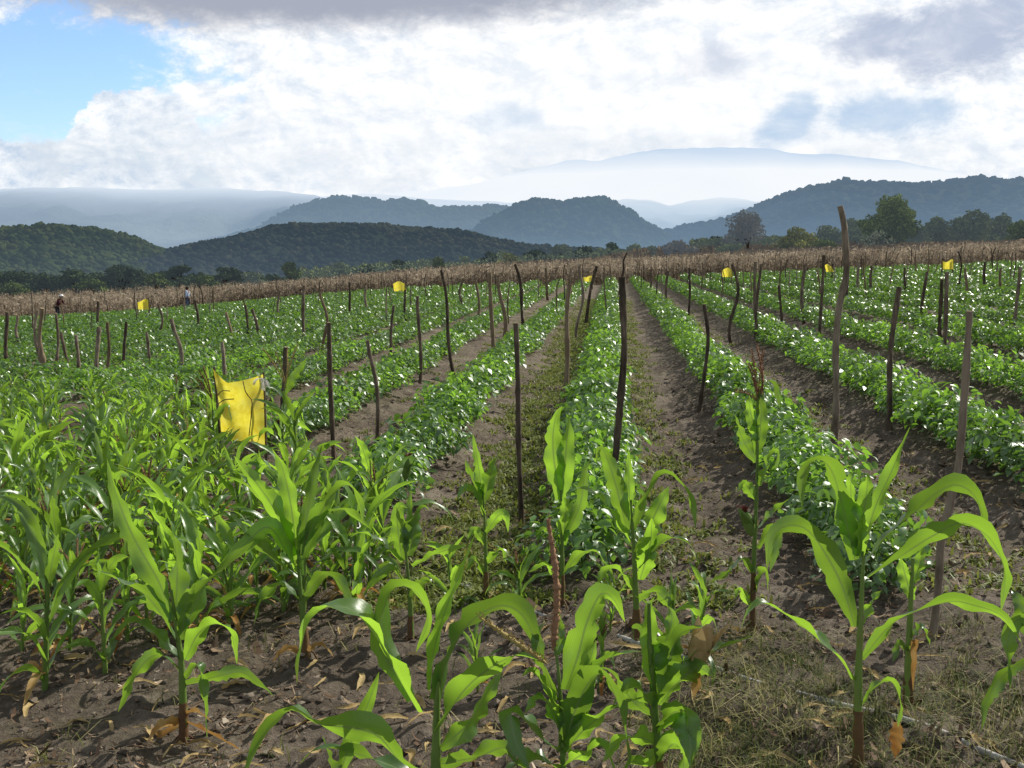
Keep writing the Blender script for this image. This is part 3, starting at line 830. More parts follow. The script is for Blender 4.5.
def corn_variant(seed):
    """a young corn plant about 0.8 m tall"""
    g = np.random.default_rng(seed); r_ = random.Random(seed)
    h = r_.uniform(.42, .6)
    t = empty('corn_plant', (0, 0, 0))
    lean = np.array([r_.gauss(0, .04), r_.gauss(0, .04), 0])
    C = smooth_curve([(0, 0, -.02), np.array([0, 0, h * .5]) + lean * .3, np.array([0, 0, h]) + lean], 14)
    mb = MB(); tube(mb, C, .013 * (1.1 - .5 * np.linspace(0, 1, 14)), 7, .04)
    link('stalk', mb.mesh('corn_stalk', M_STALK), t)
    fb = MB(); az = r_.uniform(0, 6.28); n = 16
    nl = r_.randint(8, 11)
    for q in range(nl):
        f = .10 + .90 * q / (nl - 1)
        p = C[min(13, int(f * 13))]
        az += math.pi + r_.gauss(0, .5)
        L = r_.uniform(.38, .58) * (0.7 + .5 * math.sin(math.pi * min(1, f * .8 + .1)))
        el0 = R(r_.uniform(48, 66) + 22 * f); bend = R(r_.uniform(50, 185)) * (1.05 - .55 * f)
        tt = np.linspace(0, 1, n); el = el0 - bend * tt ** 1.6
        daz = az + r_.gauss(0, .25) * tt
        st = np.stack([np.cos(el) * np.cos(daz), np.cos(el) * np.sin(daz), np.sin(el)], -1) * (L / n)
        P = p + np.cumsum(st, 0) - st[0]
        side = np.stack([-np.sin(daz), np.cos(daz), np.zeros(n)], -1)
        tw = r_.gauss(0, 1.5) * tt
        Tn = tangents(P); Nn = np.cross(Tn, side)
        side = side * np.cos(tw)[:, None] + Nn * np.sin(tw)[:, None]
        ribbon(fb, P, leaf_width(n, r_.uniform(.040, .066)), side, .34, .36, seed * 31 + q)
    link('foliage', fb.mesh('corn_foliage', M_CORN), t)
    if seed % 3 != 1:
        db = MB()
        for q in range(3):
            a = r_.uniform(0, 6.28); d = np.array([math.cos(a), math.sin(a), 0])
            P = smooth_curve([(0, 0, .08), d * .1 + (0, 0, .1), d * .22 + (0, 0, .01)], 10)
            ribbon(db, P, leaf_width(10, .04), np.tile(np.cross(d, (0, 0, 1)), (10, 1)), .5, .3, q)
        link('dry_leaf', db.mesh('corn_dry_leaf', M_DRY), t)
    if seed % 4 == 1:
        tip = C[-1] + (0.02, 0, .2)
        m = tassel_mesh(C[-1], tip, [C[-1] + (.1, .03, .15), C[-1] + (-.08, .05, .16), C[-1] + (.0, -.09, .14)], None, g, .006)
        link('tassel', m.mesh('corn_tassel', M_TASSEL), t)
    return t


variants = [corn_variant(s) for s in range(12)]
used = [False] * 12
hero_xy = [(o.location.x, o.location.y) for o in COL.objects if o.name.startswith('corn_plant') and o.get('label')]
placed = []
tries = 0
while len(placed) < 278 and tries < 60000:
    tries += 1
    y = 4.5 + 8.7 * rnd.random() ** 1.25; x = rnd.uniform(-9.6, -1.2)
    px = 612 + 1000 * x / y
    gy = 255 + TILT * 1000 * -x / y + 1000 * H / y          # pixel row of the foot
    if px < -60 or px > 455: continue
    if px < 150 and y < 5.0: continue
    if px > 190 and y < 4.8: continue
    lim = 440 - (640 - gy) * 1.05                            # right-hand edge of the patch
    if px > lim and gy < 640: continue
    if 205 < px < 278 and 6.3 < y < 9.6: continue
    if px > 330 and rnd.random() < .6: continue
    if 25 < px < 62 and 8.0 < y: continue                    # the bare strip
    if y > row_start(round((x - ROW0) / STEP)) + .4: continue
    if any((x - a) ** 2 + (y - b) ** 2 < .235 ** 2 for a, b in placed): continue
    if any((x - a) ** 2 + (y - b) ** 2 < .36 ** 2 for a, b in hero_xy): continue
    placed.append((x, y))
extra = []
for (px, py) in ((70, 655), (105, 670), (128, 648), (22, 650), (228, 632), (258, 614), (346, 602), (368, 588), (148, 636), (284, 610), (45, 690), (610, 640), (668, 655), (694, 668), (520, 612), (452, 606), (600, 690), (478, 690)):
    g = on_ground(px, py); extra.append((g.x, g.y))
placed = placed[:264] + extra
for i, (x, y) in enumerate(placed):
    v = rnd.randrange(12)
    if not used[v]: o = variants[v]; used[v] = True
    else: o = copy_tree(variants[v])
    o.location = (x, y, float(surf(x, y)))
    s = rnd.uniform(.56, 1.02) * (1.0 if y < 8 else .85)
    o.rotation_euler = (rnd.gauss(0, .05), rnd.gauss(0, .05), rnd.uniform(0, 6.28)); o.scale = (s, s, s)
    if x > -.95:
        o.scale = (s * .62,) * 3
        tag(o, 'small leafy corn plant low among the tall foreground corn', 'corn plant', 'small corn plants low among the foreground corn')
    elif y < 6.4:
        tag(o, 'young green corn plant along the near edge of the left corn patch', 'corn plant', 'corn plants along the near edge of the left patch')
    elif y < 9:
        tag(o, 'young green corn plant in the middle of the dense left corn patch', 'corn plant', 'corn plants in the middle of the left patch')
    else:
        tag(o, 'short green corn plant at the back of the left corn patch', 'corn plant', 'corn plants at the back of the left patch')
for k, v in enumerate(variants):
    if not used[k]:
        for c in list(v.children): bpy.data.objects.remove(c)
        bpy.data.objects.remove(v)

# ------------------------------------------------------------------ stakes
def stake(pts, wpx, label, group=None, mat=None, base_px=None, top=1.0, twig=None, cat='stake'):
    """pts: pixel polyline from top to the visible foot"""
    b = on_ground(*pts[-1]); y0 = b.y
    org = np.array([b.x, b.y, float(surf(b.x, b.y))])
    P = [at_dist(p[0], p[1], y0) for p in pts[:-1]][::-1]
    P = [org - np.array([0, 0, .12])] + [org] + P
    n = 40; C = smooth_curve(P, n)
    if len(pts) < 4:                                      # a natural slight crook
        L = np.linalg.norm(C[-1] - C[0]); a = np.linspace(0, 1, n)
        C = C + np.sin(a * np.pi * rnd.uniform(1.2, 2.6))[:, None] * np.array([rnd.gauss(0, .02), rnd.gauss(0, .02), 0]) * L
    rad = wpx * .80 * y0 / F / 2
    rr = rad * np.linspace(1.06, .92 * top, n) * (1 + .06 * np.sin(np.linspace(0, 17, n) + rnd.random() * 6))
    rr = rr * (1 + .055 * np.convolve(RG.standard_normal(n), np.ones(3) / 1.7, 'same'))
    for q in rnd.sample(range(4, n - 2), 3): rr[q] *= 1.18; rr[q + 1] *= 1.08   # knots
    mb = MB(); tube(mb, C, rr, 9, .08, capmat=1)
    o = link('wooden_stake', mb.mesh('wooden_stake', [mat or M_STAKE, M_CUT], origin=org), None, org)
    tag(o, label, cat, group)
    if twig:
        tb = MB(); tube(tb, smooth_curve([at_dist(p[0], p[1], y0) for p in twig], 8), np.linspace(.012, .005, 8), 6, .1)
        link('twig', tb.mesh('stake_twig', M_STAKE, origin=org), o)
    return o


stake([(840, 206), (844, 225), (845.5, 250), (846, 276), (840, 302), (836, 339), (836, 396), (834, 452)], 8.2, 'tallest stake, dark and crooked, rising above the trees right of centre')
stake([(622, 277), (623, 313), (624, 353), (620, 405), (617, 440), (612, 505)], 9.2, 'thick dark stake in the centre row with a thin twig at its top', twig=[(621, 283), (624, 268), (623, 262), (627, 253)])
stake([(969.5, 311), (967, 350), (963, 409), (958, 467), (950, 503), (941, 540), (938, 587), (932, 638)], 9.5, 'thick leaning brown stake with a slanted top at the right')
stake([(899.5, 287), (893, 330), (890, 360), (890, 412), (889, 430)], 6.2, 'dark stake leaning right, between the tallest stake and the thick leaning one')
stake([(516, 323), (518, 380), (519, 450), (522, 526)], 6.4, 'straight grey stake standing on bare soil left of the centre row', mat=M_STAKE)
stake([(329, 322), (330, 380), (334, 465)], 5.6, 'straight dark stake on bare soil right of the near yellow sheet')
stake([(369, 340), (375, 385), (380, 452)], 5.6, 'dark stake leaning left, just right of the straight dark one')
stake([(173, 319), (179, 350), (184, 393)], 5, 'dark stake leaning left above the left corn patch')
stake([(572, 284), (568, 330), (562, 404)], 6.5, 'pale faded stake leaning right beside the centre row', mat=M_STAKEP)
stake([(582, 266), (581, 295), (578, 336)], 3.6, 'thin dark stake just behind the top of the pale faded stake')
stake([(597, 266), (592, 283), (589, 300), (586, 322)], 4, 'crooked dark stake leaning right at the far end of the centre row')
stake([(514, 264), (519, 290), (529, 342)], 4, 'thin dark stake leaning left in the row left of centre')
stake([(439, 270), (446, 310), (456, 376)], 4.2, 'thin dark stake leaning left, tallest between the yellow sheet and the centre')
stake([(489, 272), (491, 310), (495, 373)], 4.8, 'pale brown stake standing in the row just left of centre', mat=M_STAKEP)
stake([(419, 296), (419, 330), (419, 384)], 4.2, 'upright dark stake right of the far yellow sheet at mid left')
stake([(501, 277), (502, 300), (503, 336)], 5, 'short pale stake among the rows just left of the centre', mat=M_STAKEP)
stake([(704, 304), (708, 338), (704, 377), (699, 412)], 5, 'bent dark stake in the row just right of the centre row')
stake([(824, 255), (822, 290), (819, 342)], 3.8, 'tall thin dark stake just left of the tallest crooked stake')
stake([(755, 262), (755, 300), (755, 342)], 4, 'left one of two dark stakes standing close together right of centre')
stake([(759, 264), (758, 300), (758, 345)], 3.6, 'right one of two dark stakes standing close together right of centre')
stake([(941, 279), (941, 315), (941, 352)], 4.2, 'left one of two dark stakes below the rightmost yellow sheet')
stake([(947, 272), (946, 320), (943, 370)], 4.8, 'right one of two dark stakes below the rightmost yellow sheet')
stake([(1020, 267), (1017, 300), (1013, 338)], 4, 'dark stake leaning right at the right edge of the field')
stake([(5, 312), (7, 340), (9, 372)], 4.5, 'grey stake at the left edge of the field')
stake([(40, 308), (42, 345), (44, 384)], 5.6, 'thicker of two pale stakes standing together at the left', mat=M_STAKEP)
stake([(36.5, 310), (38, 345), (40, 380)], 4, 'thinner of two stakes standing together at the left')
stake([(57, 313), (57, 345), (57, 378)], 4, 'grey stake directly below the person in the maroon shirt')
stake([(98, 327), (98, 355), (98, 386)], 5.2, 'sturdy grey stake left of the leaning dark stake, by the left corn patch')
stake([(286, 347), (285, 370), (282, 425)], 6.5, 'short stout stake behind the corn right of the near yellow sheet')
stake([(222, 342), (224, 360), (226, 400)], 5, 'short stout stake just behind the near yellow sheet')
more = [((733, 264), (733, 342), 3.8), ((780, 285), (781, 342), 3.6), ((805, 265), (804, 326), 3.8), ((927, 272), (923, 330), 4), ((871, 265), (871, 302), 3.4),
        ((16, 315), (20, 352), 3.6), ((62, 332), (68, 380), 4.2), ((76, 335), (79, 384), 4.6), ((98, 301), (98, 333), 3.4), ((108.5, 322), (106, 386), 4), ((124.6, 322), (126, 374), 4),
        ((146, 332), (151, 372), 3.8), ((323, 292), (326, 356), 4), ((305, 285), (303.5, 352), 4), ((252, 309), (259, 342), 3.8), ((245, 305), (249, 342), 3.2), ((226, 312), (232, 346), 3.4),
        ((394, 305), (390, 365), 3.8), ((476, 280), (478, 330), 3.4), ((545, 268), (548, 300), 3), ((668, 270), (666, 312), 3), ((690, 268), (688, 318), 3.2), ((651, 272), (650, 300), 2.6),
        ((848, 270), (846, 305), 3.4), ((858, 262), (857, 300), 3), ((905, 268), (904, 300), 3), ((965, 268), (964, 305), 3), ((985, 262), (984, 298), 3), ((1001, 268), (1000, 300), 3),
        ((350, 282), (350, 320), 3), ((366, 286), (367, 318), 3), ((462, 278), (463, 312), 3), ((405, 290), (407, 325), 3), ((280, 290), (279, 325), 3), ((195, 300), (196, 340), 3.2), ((160, 305), (161, 342), 3)]
for a, b, w in more:
    side = 'left part' if b[0] < 420 else ('middle' if b[0] < 660 else 'right part')
    stake([a, ((a[0] + b[0]) / 2 + rnd.gauss(0, 1), (a[1] + b[1]) / 2), b], w, 'slim dark stake among the green rows in the %s of the field' % side, 'slim stakes among the rows, %s' % side, M_STAKEP if rnd.random() < .2 else None)
far_meshes = []
for q in range(8):
    h = rnd.uniform(1.15, 1.55); mb = MB()
    C = smooth_curve([(0, 0, -.1), (rnd.gauss(0, .03), 0, h * .4), (rnd.gauss(0, .05), rnd.gauss(0, .05), h * .75), (rnd.gauss(0, .05), 0, h)], 9)
    tube(mb, C, np.linspace(.026, .019, 9) * rnd.uniform(.7, 1.1), 6, .12, capmat=1)
    far_meshes.append(mb.mesh('wooden_stake', [M_STAKE if q % 4 else M_STAKEP, M_CUT]))
nf = 0
for k in range(-26, 20):
    y = rnd.uniform(25, 30)
    while y < FIELD_END + 1:
        x = row_x(k) + rnd.gauss(0, .12); px = 612 + 1000 * x / y
        if 0 < px < 1024 and rnd.random() < (.74 if x > -3 else .55) and nf < 225:
            o = link('wooden_stake', rnd.choice(far_meshes), None, (x, y, float(gz(x, y))))
            o.rotation_euler = (rnd.gauss(0, .06), rnd.gauss(0, .07), rnd.uniform(0, 6.28)); s = rnd.uniform(.85, 1.15); o.scale = (s, s, s)
            side = 'left side' if px < 420 else ('middle' if px < 660 else 'right side')
            tag(o, 'thin stake near the far end of the rows, %s of the field' % side, 'stake', 'far stakes, %s' % side)
            nf += 1
        y += rnd.uniform(3.0, 5.0)


# ------------------------------------------------------------------ yellow sheets
M_GLARE = rough_mat('leaf_glare', [(0.3, (.5, .5, .42)), (0.7, (.75, .74, .66))], scale=20, trans=.5)


def yellow_near():
    y0 = on_ground(238, 470).y * .985
    outline_top = [(213, 369), (220, 377), (227, 383), (240, 381), (252, 378), (263, 374.5)]
    outline_bot = [(221, 431), (228, 438), (236, 441), (246, 441), (255, 443), (265, 447)]
    n, m = 18, 16
    def along(pts, t):
        d = np.linspace(0, 1, len(pts)); return np.interp(t, d, [p[0] for p in pts]), np.interp(t, d, [p[1] for p in pts])
    V = []; uv = []
    for i in range(n):
        t = i / (n - 1); a = along(outline_top, t); b = along(outline_bot, t)
        for j in range(m):
            s = j / (m - 1)
            bow = math.sin(math.pi * s) * (1 - t) * 1.5
            dep = .045 * math.sin(3.0 * t + 2.2 * s) + .02 * math.sin(9 * t - 4 * s) + .012 * math.sin(14 * s + 6 * t)
            V.append(at_dist(a[0] * (1 - s) + b[0] * s + bow, a[1] * (1 - s) + b[1] * s, y0 + dep)); uv.append((t, s))
    V = np.array(V); org = np.array([V[:, 0].mean(), y0, float(surf(V[:, 0].mean(), y0))])
    i = np.arange(n - 1)[:, None] * m; j = np.arange(m - 1)[None, :]
    Q = np.stack([i + j, i + m + j, i + m + j + 1, i + j + 1], -1).reshape(-1, 4)
    t = tag(empty('yellow_sheet', org), 'nearest and largest yellow plastic sheet, hung on sticks over the left corn', 'plastic sheet')
    mb = MB(); mb.add(V, Q, uv=uv); link('sheet', mb.mesh('yellow_sheet', M_YELLOW, origin=org), t)
    sb = MB()
    for pts in ([(214, 367), (217, 400), (220, 440), (221, 475)], [(263.5, 372), (265, 400), (266, 445), (267, 480)]):
        sb2 = MB(); tube(sb2, smooth_curve([at_dist(p[0], p[1], y0 + .05) for p in pts], 10), .011, 6, .1)
        link('support_stick', sb2.mesh('sheet_stick', M_STAKE, origin=org), t)
    for pts in ([(243, 381), (246, 393), (252, 401), (251, 418), (249, 436)], [(216, 397), (222, 391), (230, 391)], [(217, 405), (224, 400), (234, 399)]):  # dark tubes drawing stalk shadows and twigs over the sheet
        s2 = MB(); tube(s2, smooth_curve([at_dist(p[0], p[1], y0 - .075) for p in pts], 12), .0045, 5)
        link('shadow_twig', s2.mesh('sheet_shadow_twig', M_STALKB, origin=org), t)
    kb = MB(); c = np.array(at_dist(262, 384, y0 - .03))  # whitish leaf strips, corn leaf glare put into their pale colour
    for q in range(5):
        v = RG.normal(0, .03, 3); ribbon(kb, smooth_curve([c + (0, 0, .05), c + v, c + v * 1.6 - (0, 0, .07)], 8), np.full(8, .011), np.tile((1, .4, .2), (8, 1)), .3, .5, q)
    link('glare_leaf', kb.mesh('sheet_glare_leaf', M_GLARE, origin=org), t)


yellow_near()


def yellow_far(px, py, w, h, foot, label, style):
    g = on_ground(px, foot); y0 = g.y
    org = np.array([g.x, g.y, float(gz(g.x, g.y))])
    t = tag(empty('yellow_sheet', org), label, 'plastic sheet', 'small yellow sheets on stakes far off')
    n, m = 7, 6; V = []
    for i in range(n):
        for j in range(m):
            a = i / (n - 1); b = j / (m - 1)
            jag = .18 * h * math.sin(5 * a + style) * (1 - b)
            V.append(at_dist(px + (a - .5) * w + style * .6 * (b - .5), py + (b - .5) * h + jag, y0 + .06 * math.sin(6 * a + style)))
    i = np.arange(n - 1)[:, None] * m; j = np.arange(m - 1)[None, :]
    Q = np.stack([i + j, i + m + j, i + m + j + 1, i + j + 1], -1).reshape(-1, 4)
    mb = MB(); mb.add(V, Q); link('sheet', mb.mesh('yellow_sheet', M_YELLOW, origin=org), t)
    for e in (-.5, .5):
        s = MB(); a = at_dist(px + e * w, py - h * .75, y0 + .08); b = np.array([a[0], y0 + .08, org[2] - .1])
        tube(s, smooth_curve([b, (np.array(a) + b) / 2, a], 6), .03, 6, .1); link('support_stick', s.mesh('sheet_stick', M_STAKE, origin=org), t)


yellow_far(143, 305, 11, 9, 325, 'small yellow sheet on the left, between the two people', 1.0)
yellow_far(399.5, 287, 12, 8.5, 300, 'small yellow sheet at centre left before the dry corn', 2.2)
yellow_far(588, 279, 9, 5, 289, 'tiny yellow sheet at the far end of the centre row', .4)
yellow_far(727, 273, 10, 8, 290, 'small yellow sheet right of the centre rows', 1.7)
yellow_far(829, 268.5, 7, 6.5, 286, 'small yellow sheet just left of the tallest stake', 2.9)
yellow_far(948, 265, 10.5, 8.5, 283, 'small yellow sheet furthest right, above a pair of stakes', .1)

# ------------------------------------------------------------------ pipe, litter, grass
pa, pb = on_ground(340, 549), on_ground(1040, 774)
pts = []
for q in range(40):
    f = q / 39; x = pa.x + (pb.x - pa.x) * f; y = pa.y + (pb.y - pa.y) * f
    pts.append((x, y + .03 * math.sin(f * 9), float(surf(x, y)) * .3 + .7 * float(gz(x, y)) + .006 + .012 * math.sin(f * 23)))
mb = MB(); tube(mb, smooth_curve(pts, 160), .0135, 10)
tag(link('irrigation_pipe', mb.mesh('irrigation_pipe', M_PIPE)), 'long grey irrigation pipe lying across the ends of the rows', 'pipe')


def scatter_quads(name, pts, L, W, mat, curl=.4, tilt=.5, label=None, cat=None):
    k = len(pts); az = RG.uniform(0, 6.28, k)
    d, s, n = leaf_frames(az, RG.normal(0, tilt, k), RG.normal(0, tilt, k))
    V = np.zeros((k, 6, 3)); c = np.asarray(pts)
    for a, tt in enumerate((-.5, 0, .5)):
        w = 1.0 if a == 1 else .45
        for b, sg in enumerate((-1, 1)):
            V[:, a * 2 + b] = c + d * (L * tt)[:, None] + s * (W * .5 * sg * w)[:, None] + n * ((L * curl * (abs(tt) - .2)))[:, None]
    q = np.array([[0, 1, 3, 2], [2, 3, 5, 4]])
    Q = (np.arange(k)[:, None, None] * 6 + q[None]).reshape(-1, 4)
    o = link(name, make_mesh(name, V.reshape(-1, 3), [Q], mat, smooth=False))
    tag(o, label, cat, kind='stuff'); return o


# dry leaf scraps and straw
k = 24000
y = 2.6 + 9 * RG.random(k) ** 1.6; x = (RG.uniform(-60, 1084, k) - 612) / 1000 * y
m = np.where(fbm(x * 1.3, y * 1.3, 5, 3) + RG.normal(0, .25, k) > -.1)[0]
x, y = x[m], y[m]; k = len(x)
L = RG.uniform(.012, .06, k) * np.where(RG.random(k) < .10, 2.2, 1); W = np.where(RG.random(k) < .62, RG.uniform(.003, .007, k), L * RG.uniform(.2, .45, k))
scatter_quads('dry_leaf_litter', np.stack([x, y, surf(x, y) + .012], -1), L, W, M_LITTER, .35, .35, 'scattered dry leaf scraps and straw on the soil', 'leaf litter')


k = 420
y = 3.0 + 6 * RG.random(k) ** 1.4; x = (RG.uniform(-60, 1000, k) - 612) / 1000 * y
sb = MB()
for q in range(k):
    a = RG.uniform(0, 6.28); L = RG.uniform(.06, .2); d = np.array([math.cos(a), math.sin(a), 0]); z = float(surf(x[q], y[q]))
    c = np.array([x[q], y[q], z + .012]); e = np.array([-d[1], d[0], 0])
    P = smooth_curve([c - d * L / 2, c + e * RG.normal(0, .02) + (0, 0, RG.uniform(.0, .03)), c + d * L / 2 + e * RG.normal(0, .03)], 9)
    ribbon(sb, P, leaf_width(9, RG.uniform(.012, .03)), np.tile(e + (0, 0, RG.normal(0, .5)), (9, 1)), .6, .4, q)
o = link('fallen_corn_leaves', sb.mesh('fallen_corn_leaves', M_HUSK)); tag(o, 'curled dry corn leaves lying on the soil', 'dry leaves', kind='stuff')


def blades(name, x, y, h, w, mat, lean, label, cat):
    k = len(x); az = RG.uniform(0, 6.28, k); ln = np.abs(RG.normal(0, lean, k))
    base = np.stack([x, y, surf(x, y) - .01], -1)
    d = np.stack([np.cos(az), np.sin(az), np.zeros(k)], -1); s = np.stack([-np.sin(az), np.cos(az), np.zeros(k)], -1)
    V = np.zeros((k, 5, 3)); up = np.array([0, 0, 1.0])
    V[:, 0] = base - s * (w / 2)[:, None]; V[:, 1] = base + s * (w / 2)[:, None]
    mid = base + up * (h * .6)[:, None] + d * (h * ln * .4)[:, None]
    V[:, 2] = mid - s * (w * .4)[:, None]; V[:, 3] = mid + s * (w * .4)[:, None]
    V[:, 4] = base + up * (h * np.clip(1 - ln * .5, .15, 1))[:, None] + d * (h * ln * 1.1)[:, None]
    i = np.arange(k)[:, None] * 5
    o = link(name, make_mesh(name, V.reshape(-1, 3), [i + np.array([[0, 1, 3, 2]]), i + np.array([[2, 3, 4]])], mat))
    tag(o, label, cat, kind='stuff'); return o


def tufts(cx, cy, per, spread):
    n = len(cx); r = np.abs(RG.normal(0, spread, n * per)); a = RG.uniform(0, 6.28, n * per)
    return np.repeat(cx, per) + r * np.cos(a), np.repeat(cy, per) + r * np.sin(a)


# clods and small stones
k = 7000
y = 2.7 + 12 * RG.random(k) ** 1.5; x = (RG.uniform(-60, 1084, k) - 612) / 1000 * y
oc = bmesh.new(); bmesh.ops.create_icosphere(oc, subdivisions=1, radius=1.0)
OV = np.array([v.co[:] for v in oc.verts]); OF = np.array([[v.index for v in f.verts] for f in oc.faces]); oc.free()
sz = .005 + .015 * RG.random(k) ** 3
CV = OV[None] * (1 + RG.normal(0, .22, (k, len(OV)))[..., None]) * sz[:, None, None] * np.stack([RG.uniform(.8, 1.5, k), RG.uniform(.8, 1.5, k), RG.uniform(.6, 1, k)], -1)[:, None, :]
CV = CV + np.stack([x, y, surf(x, y) + sz * .3], -1)[:, None, :]
M_CLOD = rough_mat('clod', [(0.3, (0.07, 0.054, 0.04)), (0.55, (0.16, 0.128, 0.095)), (0.85, (0.28, 0.235, 0.18))], scale=9, rough=.95, bump=.5, rand=.45)
o = link('soil_rubble', make_mesh('soil_rubble', CV.reshape(-1, 3), [(np.arange(k)[:, None, None] * len(OV) + OF[None]).reshape(-1, 3)], M_CLOD, smooth=False))
tag(o, 'loose clods and small stones on the tilled soil', 'clods', kind='stuff')

# dry grass in the bottom right
k = 900
y = RG.uniform(2.9, 4.75, k); px = RG.uniform(640, 1080, k); x = (px - 612) / 1000 * y
gm = fbm(x * 1.6, y * 1.6, 41, 3) + .25 - .35 * np.clip(y - 4.1, 0, 1) + RG.normal(0, .15, k) > 0
x, y = tufts(x[gm], y[gm], 10, .055)
k = len(x)
blades('dry_grass', x, y, RG.uniform(.025, .12, k), RG.uniform(.002, .0045, k), M_DRYGRASS, 1.5, 'dry yellowish grass on the ground at the bottom right', 'grass')
# sparse grass elsewhere in the foreground
k = 320
y = 3 + 6 * RG.random(k) ** 1.3; x = (RG.uniform(-40, 900, k) - 612) / 1000 * y
x, y = tufts(x, y, 9, .05); k = len(x)
blades('thin_grass', x, y, RG.uniform(.02, .10, k), RG.uniform(.003, .006, k), M_DRYGRASS, 1.1, 'thin dry grass tufts between the corn plants', 'grass')
# green weeds along the furrows
cx = []; cy = []
for kf, dens, off_, sp in ((-.5, 2100, .08, .22), (.5, 560, -.25, .16), (1.5, 380, -.2, .2), (-1.5, 260, .1, .3), (2.5, 160, -.2, .2), (-2.5, 120, 0, .3)):
    yy = 5 + 38 * RG.random(dens) ** 1.4
    cy.append(yy); cx.append(row_x(kf) + off_ + RG.normal(0, sp, dens))
x, y = tufts(np.concatenate(cx), np.concatenate(cy), 22, .07); k = len(x)
blades('furrow_weeds', x, y, RG.uniform(.02, .075, k), RG.uniform(.010, .024, k), M_WEED, 1.1, 'low green weeds creeping along the furrows', 'weeds')

# ------------------------------------------------------------------ dry corn beyond the field
k = 15000
y = FIELD_END + .6 + 62 * RG.random(k) ** 1.7
x = RG.uniform(-1, 1, k) * 40 + (RG.uniform(-80, 1100, k) - 612) / 1000 * y * .55 - 3
h = RG.uniform(.75, 1.6, k) * (1 + .18 * fbm(x * .15, y * .15, 8, 2))
mb = MB()
per = 6
az = RG.uniform(0, 6.28, (k, per)); hh = RG.uniform(.3, .95, (k, per)) * h[:, None]
b0 = np.stack([np.repeat(x, per), np.repeat(y, per), np.repeat(base_z(x, y), per) + hh.ravel()], -1)
a = az.ravel(); L = RG.uniform(.25, .6, k * per); dz = RG.uniform(-.9, .5, k * per)
d = np.stack([np.cos(a), np.sin(a), dz], -1); s = np.stack([-np.sin(a), np.cos(a), RG.normal(0, .5, k * per)], -1)
V = np.zeros((k * per, 4, 3)); W = RG.uniform(.025, .06, k * per)
V[:, 0] = b0; V[:, 1] = b0 + d * (L * .5)[:, None] + s * W[:, None] + (0, 0, .05); V[:, 2] = b0 + d * L[:, None] - (0, 0, .08); V[:, 3] = b0 + d * (L * .5)[:, None] - s * W[:, None] + (0, 0, .05)
Va = V.reshape(-1, 3); Qa = np.arange(k * per * 4).reshape(-1, 4)
st = np.zeros((k, 4, 3)); g0 = np.stack([x, y, base_z(x, y)], -1); sd = np.stack([np.full(k, .02), RG.normal(0, .01, k), np.zeros(k)], -1)
top = g0 + np.stack([RG.normal(0, .1, k), RG.normal(0, .1, k), h], -1)
st[:, 0] = g0 - sd; st[:, 1] = g0 + sd; st[:, 2] = top + sd * .5; st[:, 3] = top - sd * .5
o = link('dry_corn_field', make_mesh('dry_corn_field', np.vstack([Va, st.reshape(-1, 3)]), [Qa, np.arange(k * 4).reshape(-1, 4) + len(Va)], M_DRYCORN))
tag(o, 'band of brown dried corn standing behind the green field', 'dried corn', kind='stuff')
# dry tall grass and scrub behind it
k = 14000
y = 100 + 110 * RG.random(k) ** 1.3; x = (RG.uniform(330, 1130, k) - 612) / 1000 * y
dens = fbm(x * .06, y * .03, 77, 3) > -.25; x, y = x[dens], y[dens]; k = len(x)
h = RG.uniform(.7, 1.7, k); g0 = np.stack([x, y, base_z(x, y)], -1)
V = np.zeros((k, 4, 3)); w = RG.uniform(.10, .3, k); a = RG.uniform(0, 3.14, k); s = np.stack([np.cos(a), np.sin(a), np.zeros(k)], -1)
V[:, 0] = g0 - s * w[:, None] * .4; V[:, 1] = g0 + s * w[:, None] * .4; tp = g0 + np.stack([RG.normal(0, .2, k), RG.normal(0, .2, k), h], -1); V[:, 2] = tp + s * w[:, None]; V[:, 3] = tp - s * w[:, None]
M_SCRUB = hazy_mat('dry_scrub', [(0.25, (0.10, 0.065, 0.04)), (0.5, (0.17, 0.115, 0.065)), (0.8, (0.25, 0.19, 0.10))], (0.30, 0.36, 0.42), 0.10, 0.12)
o = link('tall_dry_grass', make_mesh('tall_dry_grass', V.reshape(-1, 3), [np.arange(k * 4).reshape(-1, 4)], M_SCRUB))
tag(o, 'tall brown dry grass and scrub below the trees', 'dry grass', kind='stuff')

# ------------------------------------------------------------------ people
def skin_body(name, joints, edges, mat, lvl=2):
    me = bpy.data.meshes.new(name)
    me.from_pydata([j[:3] for j in joints], edges, [])
    o = bpy.data.objects.new(name, me); COL.objects.link(o)
    md = o.modifiers.new('skin', 'SKIN'); md.use_smooth_shade = True
    for v, j in zip(me.skin_vertices[0].data, joints):
        v.radius = (j[3], j[4] if len(j) > 4 else j[3])
    me.skin_vertices[0].data[0].use_root = True
    sb = o.modifiers.new('sub', 'SUBSURF'); sb.levels = lvl; sb.render_levels = lvl
    dg = bpy.context.evaluated_depsgraph_get()
    m2 = bpy.data.meshes.new_from_object(o.evaluated_get(dg))
    bpy.data.objects.remove(o)
    m2.materials.clear(); m2.materials.append(mat)
    for p in m2.polygons: p.use_smooth = True
    return m2


def simple_mat(name, c, rough=.8, scale=20, var=.25):
    return rough_mat(name, [(0.3, tuple(v * (1 - var) for v in c)), (0.7, tuple(min(1, v * (1 + var)) for v in c))], scale=scale, rough=rough, bump=.15)


